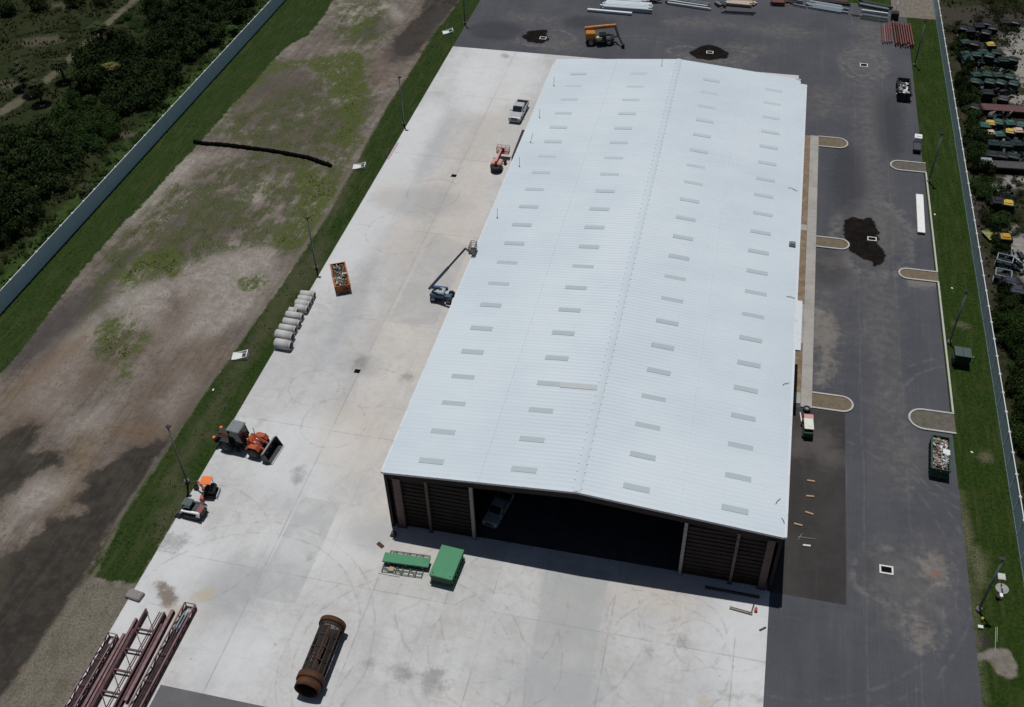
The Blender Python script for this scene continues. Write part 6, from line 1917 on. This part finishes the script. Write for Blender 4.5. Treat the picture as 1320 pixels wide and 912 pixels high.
def crown_mesh(name, seed, n, leaf, mat, lobes=7, flat=0.75):
    """leaf faces spread through an uneven cluster of lobes, unit radius"""
    r = np.random.default_rng(seed)
    cen = r.normal(0, 0.42, (lobes, 3)) * np.array([1, 1, 0.55])
    cen[:, 2] = np.abs(cen[:, 2]) * 0.9 + 0.25
    rad = r.uniform(0.28, 0.58, lobes)
    k = r.integers(0, lobes, n)
    d = r.normal(size=(n, 3))
    d /= np.linalg.norm(d, axis=1)[:, None]
    d[:, 2] = np.where(r.random(n) < .6, np.abs(d[:, 2]), d[:, 2])
    rr = rad[k] * (0.55 + 0.5 * r.random(n) ** 0.6) * (1 + 0.18 * np.sin(d[:, 0] * 7 + k) * np.cos(d[:, 1] * 6 + k))
    p = cen[k] + d * rr[:, None] * np.array([1, 1, flat])
    p[:, 2] = np.maximum(p[:, 2], 0.03)
    nr = d + r.normal(0, 0.55, (n, 3)) + np.array([0, 0, .35])
    nr /= np.linalg.norm(nr, axis=1)[:, None]
    t = np.cross(nr, r.normal(size=(n, 3)))
    t /= np.linalg.norm(t, axis=1)[:, None]
    b_ = np.cross(nr, t)
    s = leaf * r.uniform(0.6, 1.5, n)[:, None]
    asp = r.uniform(0.45, 0.9, n)[:, None]
    v = np.stack([p - t * s, p - b_ * s * asp * .7 + nr * s * .15, p + t * s, p + b_ * s * asp * .7 + nr * s * .15], 1).reshape(-1, 3)
    f = np.arange(4 * n).reshape(-1, 4)
    return mesh_np(name, v, f, mat)
def stems_mesh(seed, mat):
    r = random.Random(seed)
    mb = MB()
    for k in range(4):
        a_ = r.uniform(0, 6.28)
        mb.tube((0.05 * math.cos(a_), 0.05 * math.sin(a_), 0), (0.35 * math.cos(a_), 0.35 * math.sin(a_), 0.5), 0.045, 0.02, n=6)
    return mb.build('stem', mat)
protos = {}
def shrub_proto(kind, i):
    key = (kind, i)
    if key not in protos:
        mat, leaf, n = {'thick': (ML_THICK, 0.075, 1500), 'bright': (ML_BRIGHT, 0.06, 1500), 'dry': (ML_DRY, 0.06, 900), 'weedy': (ML_BRIGHT, 0.09, 350)}[kind]
        c = crown_mesh('foliage', hash(kind) % 1 + 17 * i + {'thick': 1, 'bright': 2, 'dry': 3, 'weedy': 4}[kind], n, leaf, mat, lobes=9 if kind != 'weedy' else 5)
        s = stems_mesh(i, M_BARK)
        protos[key] = (c.data, s.data)
        bpy.data.objects.remove(c)
        bpy.data.objects.remove(s)
    return protos[key]
def shrub(kind, x, y, r, h, label, group, name='shrub', cat='shrub'):
    c, s = shrub_proto(kind, random.randrange(5))
    t = thing(name, label, cat, (x, y, -0.02), random.uniform(0, 6.28), group)
    o = bpy.data.objects.new('foliage', c)
    COL.objects.link(o)
    o.parent = t
    o.scale = (r, r * random.uniform(.85, 1.15), h)
    o = bpy.data.objects.new('stem', s)
    COL.objects.link(o)
    o.parent = t
    o.scale = (r, r, h)
    return t
def inpoly(p, poly):
    return sdist(np.array([p]), poly)[0]
PATH = np.array(pxpoly(pth))
def scatter(poly, n, dmin):
    poly = np.array(poly)
    lo, hi = poly.min(0), poly.max(0)
    pts = []
    tries = 0
    while len(pts) < n and tries < 6000:
        tries += 1
        p = (random.uniform(lo[0], hi[0]), random.uniform(lo[1], hi[1]))
        if inpoly(p, poly) < 0 or inpoly(p, PATH) > -1.0:
            continue
        if all((p[0] - q[0]) ** 2 + (p[1] - q[1]) ** 2 > dmin ** 2 for q in pts):
            pts.append(p)
    return pts
GT = 'shrubs of the dense thicket beyond the west fence'
areas = [
    (pxpoly([(190, 60), (205, 20), (250, -5), (330, -10), (345, -5), (290, 45), (262, 62), (245, 78), (225, 58)]), 34, 2.0, 'thick', (1.6, 2.3), (1.8, 2.8), 'dark shrub in the far clump of the thicket near the fence'),
    (pxpoly([(105, 95), (120, 72), (160, 55), (205, 62), (228, 85), (222, 105), (200, 125), (180, 145), (160, 148), (135, 135), (105, 115)]), 34, 2.0, 'thick', (1.6, 2.4), (2.0, 3.1), 'dark shrub in the tallest middle clump of the thicket'),
    (pxpoly([(70, 165), (90, 130), (125, 138), (150, 160), (150, 178), (128, 195), (110, 200), (90, 205), (65, 190)]), 24, 1.8, 'bright', (1.4, 2.1), (1.5, 2.4), 'mid green shrub in the rounded clump before the tall thicket'),
    (pxpoly([(0, 190), (40, 170), (70, 190), (95, 210), (88, 235), (60, 262), (45, 285), (15, 310), (0, 322), (-60, 330), (-60, 200)]), 44, 2.0, 'thick', (1.6, 2.4), (1.9, 2.9), 'dark shrub in the near clump of the thicket at the picture edge'),
]
for poly, n, dm, kind, rr, hh, lb in areas:
    for (x, y) in scatter(poly, n, dm):
        shrub(kind, x, y, random.uniform(*rr), random.uniform(*hh), lb, GT)
# looser low growth between the thicket and the fence, and around the path
for poly, n, kind, rr, hh, lb, gp in (
        ([(-76.5, 62), (-71.2, 62), (-71.2, 150), (-75.0, 150)], 80, 'weedy', (.5, 1.0), (.4, .9), 'low green weed clump along the outer foot of the west fence', 'weed clumps outside the west fence'),
        (pxpoly([(0, 0), (160, -5), (120, 60), (70, 110), (0, 160)]), 26, 'dry', (.5, 1.1), (.3, .7), 'low scrubby bush in the open ground about the sandy path', 'low bushes in the open ground'),
        (pxpoly([(150, 30), (200, 5), (185, 55), (130, 70), (105, 65)]), 14, 'bright', (.7, 1.4), (.5, 1.0), 'low green bush between the sandy path and the thicket', 'low bushes by the thicket')):
    for (x, y) in scatter(poly, n, .9):
        shrub(kind, x, y, random.uniform(*rr), random.uniform(*hh), lb, gp, 'weed_clump' if kind == 'weedy' else 'bush', 'weeds' if kind == 'weedy' else 'bush')
for (px, py, r, h, lb) in ((48, 8, 1.6, 2.2, 'round dark bush standing alone at the far corner of the scrub'), (97, 2, 1.5, 2.0, 'dark bush at the far edge of the scrub beyond the path'), (8, 15, 1.6, 2.4, 'dark bush at the outermost corner of the scrub'),
                           (130, 3, 1.2, 1.8, 'smaller dark bush at the far edge of the scrub near the path'), (198, 10, 1.5, 2.4, 'dark bush just past the end of the sandy path')):
    x, y = G(px, py + 5)
    shrub('thick', x, y, r, h, lb, None, 'bush', 'bush')
# palms
def palm(label, px, py, h, r, mat, n=26):
    x, y = G(px, py, h)
    t = thing('palm_tree', label, 'palm tree', (x, y, -0.02), random.uniform(0, 6), None)
    MB().tube((0, 0, 0), (0.1, 0.05, h - .1), 0.17, 0.13, n=10).build('trunk', M_BARK, t)
    v, f = [], []
    for k in range(n):
        a_ = k * 2.39996
        el = 0.9 - 1.5 * (k / n)
        L = r * random.uniform(.75, 1.1)
        ca, sa = math.cos(a_), math.sin(a_)
        # petiole ends, then a fan of blades
        pr, pz = 0.24 * L * math.cos(el), h + 0.3 * L * math.sin(el)
        for j in range(9):
            fa = (j - 4) * 0.26
            c2, s2 = math.cos(a_ + fa), math.sin(a_ + fa)
            ex, ey = pr * ca + 0.8 * L * c2 * math.cos(el * .6), pr * sa + 0.8 * L * s2 * math.cos(el * .6)
            ez = pz + 0.35 * L * math.sin(el) - 0.22 * L * (1 + .3 * abs(j - 4)) * random.uniform(.6, 1.2) * .6
            mx, my, mz = (pr * ca + ex) / 2, (pr * sa + ey) / 2, (pz + ez) / 2 + 0.06 * L
            wx, wy = -s2 * 0.055 * L, c2 * 0.055 * L
            i0 = len(v)
            v += [(pr * ca + .1, pr * sa + .05, pz), (mx - wx, my - wy, mz), (ex, ey, ez), (mx + wx, my + wy, mz)]
            f.append((i0, i0 + 1, i0 + 2, i0 + 3))
        i0 = len(v)
        v += [(0.1, 0.05, h - .05), (pr * ca * .5 - sa * .02, pr * sa * .5 + ca * .02, (h + pz) / 2 + .05), (pr * ca + .1, pr * sa + .05, pz), (pr * ca * .5 + sa * .02, pr * sa * .5 - ca * .02, (h + pz) / 2 + .05)]
        f.append((i0, i0 + 1, i0 + 2, i0 + 3))
    mesh_np('crown', v, f, mat, t)
    return t
palm('tall dark palm standing on the far stretch of the sandy path', 126, 36, 3.6, 1.7, ML_PALM, 34)
palm('grey green palm outermost of the trio below the path', 22, 88, 2.8, 1.7, ML_PALM, 30)
palm('grey green palm in the middle of the trio below the path', 34, 98, 2.6, 1.6, ML_PALM, 30)
palm('grey green palm lowest of the trio, touching the path', 46, 110, 2.6, 1.6, ML_PALM, 30)
palm('dark palm beside the path between the trio and the tall palm', 76, 82, 2.6, 1.5, ML_PALM, 30)
palm('yellowish palm at the front edge of the middle thicket', 142, 87, 2.2, 1.5, ML_PALMY, 26)
palm('small green palm close to the fence behind the far clump', 300, 38, 2.0, 1.2, ML_BRIGHT, 22)
palm('small grey green palm outside the fence near its closest stretch', 110, 245, 1.8, 1.3, ML_PALM, 22)
# growth along the east fence
for poly, n, kind, rr, hh, lb in (
        ([(27.3, 44), (29.4, 44), (28.8, 100), (29.3, 150), (27.3, 150)], 70, 'thick', (.7, 1.15), (1.0, 2.0), 'dark tangled shrub along the outer side of the east fence'),
        (pxpoly([(1250, 100), (1262, 140), (1258, 165), (1275, 185), (1270, 230), (1285, 290), (1262, 270), (1250, 200), (1240, 120)]), 26, 'bright', (.7, 1.5), (.7, 1.6), 'green bush on the rough ground beside the bin yard'),
        (pxpoly([(1285, 390), (1330, 380), (1335, 470), (1335, 700), (1318, 700), (1300, 520)]), 40, 'bright', (.7, 1.6), (.8, 2.0), 'green bush in the rough strip beyond the fence, past the cages'),
        (pxpoly([(1275, 230), (1320, 225), (1320, 290), (1310, 320), (1285, 290)]), 16, 'dry', (.5, 1.0), (.4, .9), 'low dry bush among the weeds around the lone bins'),
        ([(28, 145), (60, 150), (60, 170), (28, 170)], 50, 'dry', (.9, 2.0), (.6, 1.5), 'low dark scrub bush on the far ground beyond the bin yard')):
    for (x, y) in scatter(poly, n, .75):
        if x < 27.4:
            continue
        shrub(kind, x, y, random.uniform(*rr), random.uniform(*hh), lb, lb.split(' ', 1)[1] + 's', 'bush', 'bush')
# grass and weeds as ground cover
def tufts(name, pts, hmin, hmax, wid, mat, label, cat):
    n = len(pts)
    r = np.random.default_rng(len(pts))
    P = np.c_[np.asarray(pts), np.full(n, 0.0)]
    V, Fc = [], []
    for b in range(3):
        a_ = r.uniform(0, 2 * np.pi, n)
        hgt = r.uniform(hmin, hmax, n)
        w = wid * r.uniform(.6, 1.5, n)
        side = np.c_[np.cos(a_), np.sin(a_), np.zeros(n)] * w[:, None]
        lean = np.c_[-np.sin(a_), np.cos(a_), np.zeros(n)] * (hgt * r.uniform(.3, 1.1, n))[:, None]
        tip = P + lean + np.c_[np.zeros(n), np.zeros(n), hgt]
        V.append(np.stack([P - side, P + side, tip + side * .35, tip - side * .35], 1))
    V = np.concatenate(V, 0).reshape(-1, 3)
    o = mesh_np(name, V, np.arange(len(V)).reshape(-1, 4), mat)
    o['kind'] = 'stuff'
    tag(o, label, cat)
    return o
def randin(polys, n, edge=0.0, extra=None):
    out = []
    for poly in polys:
        poly = np.array(poly)
        lo, hi = poly.min(0), poly.max(0)
        lo = np.maximum(lo, (-140, 25))
        hi = np.minimum(hi, (140, 165))
        P = rng.uniform(lo, hi, (n, 2))
        d = sdist(P, poly)
        out.append(P[d > edge])
    return np.concatenate(out)
from mathutils import noise as mnoise
def clump(P, sc, th, seed=0.0):
    k = np.array([mnoise.fractal((x * sc, y * sc, seed), 0.9, 2.1, 4) for x, y in P])
    return P[k > th]
ML_G = leafmat('lawn_blade', (0.010, 0.025, 0.003), (0.030, 0.054, 0.009))
ML_W = leafmat('weed_blade', (0.022, 0.040, 0.007), (0.085, 0.110, 0.022))
lawnp = randin(W_LAWN, 5000, .3)
lawnp = clump(lawnp[(lawnp[:, 0] < -40.9) & (lawnp[:, 0] > -69.9)], 0.5, 0.05)
tufts('grass', lawnp, .04, .10, .035, ML_G, 'dark green grass of the two strips edging the dirt field', 'grass')
wp = np.concatenate([clump(randin(W_WEED[:4], 1400, .8), 0.4, .0, 3.0), clump(randin(W_SPARSE, 900, .8), 0.45, 0.2, 5.0)])
wp = wp[rng.random(len(wp)) < .7]
tufts('weeds', wp, .03, .09, .05, ML_W, 'patchy yellow green weeds growing on the dirt field', 'weeds')
ep = rng.uniform((22.5, 50), (25.7, 152), (4000, 2))
tufts('grass', clump(ep, 0.5, 0.0), .03, .09, .03, ML_G, 'mown dark green grass along the east fence', 'grass')
sp = rng.uniform((-115, 60), (-71, 160), (24000, 2))
sp = sp[sdist(sp, PATH) < -0.3]
tufts('scrub_growth', clump(sp, 0.35, 0.0), .08, .26, .09, leafmat('scrub_blade', (0.009, 0.016, 0.004), (0.028, 0.036, 0.011)), 'rough low scrub growth covering the ground beyond the west fence', 'undergrowth')
sp = rng.uniform((27, 45), (40, 165), (8000, 2))
tufts('scrub_growth', clump(sp, 0.35, 0.05), .08, .26, .09, leafmat('lot_blade', (0.010, 0.016, 0.005), (0.036, 0.042, 0.014)), 'rough low weeds covering the ground about the bin yard', 'undergrowth')
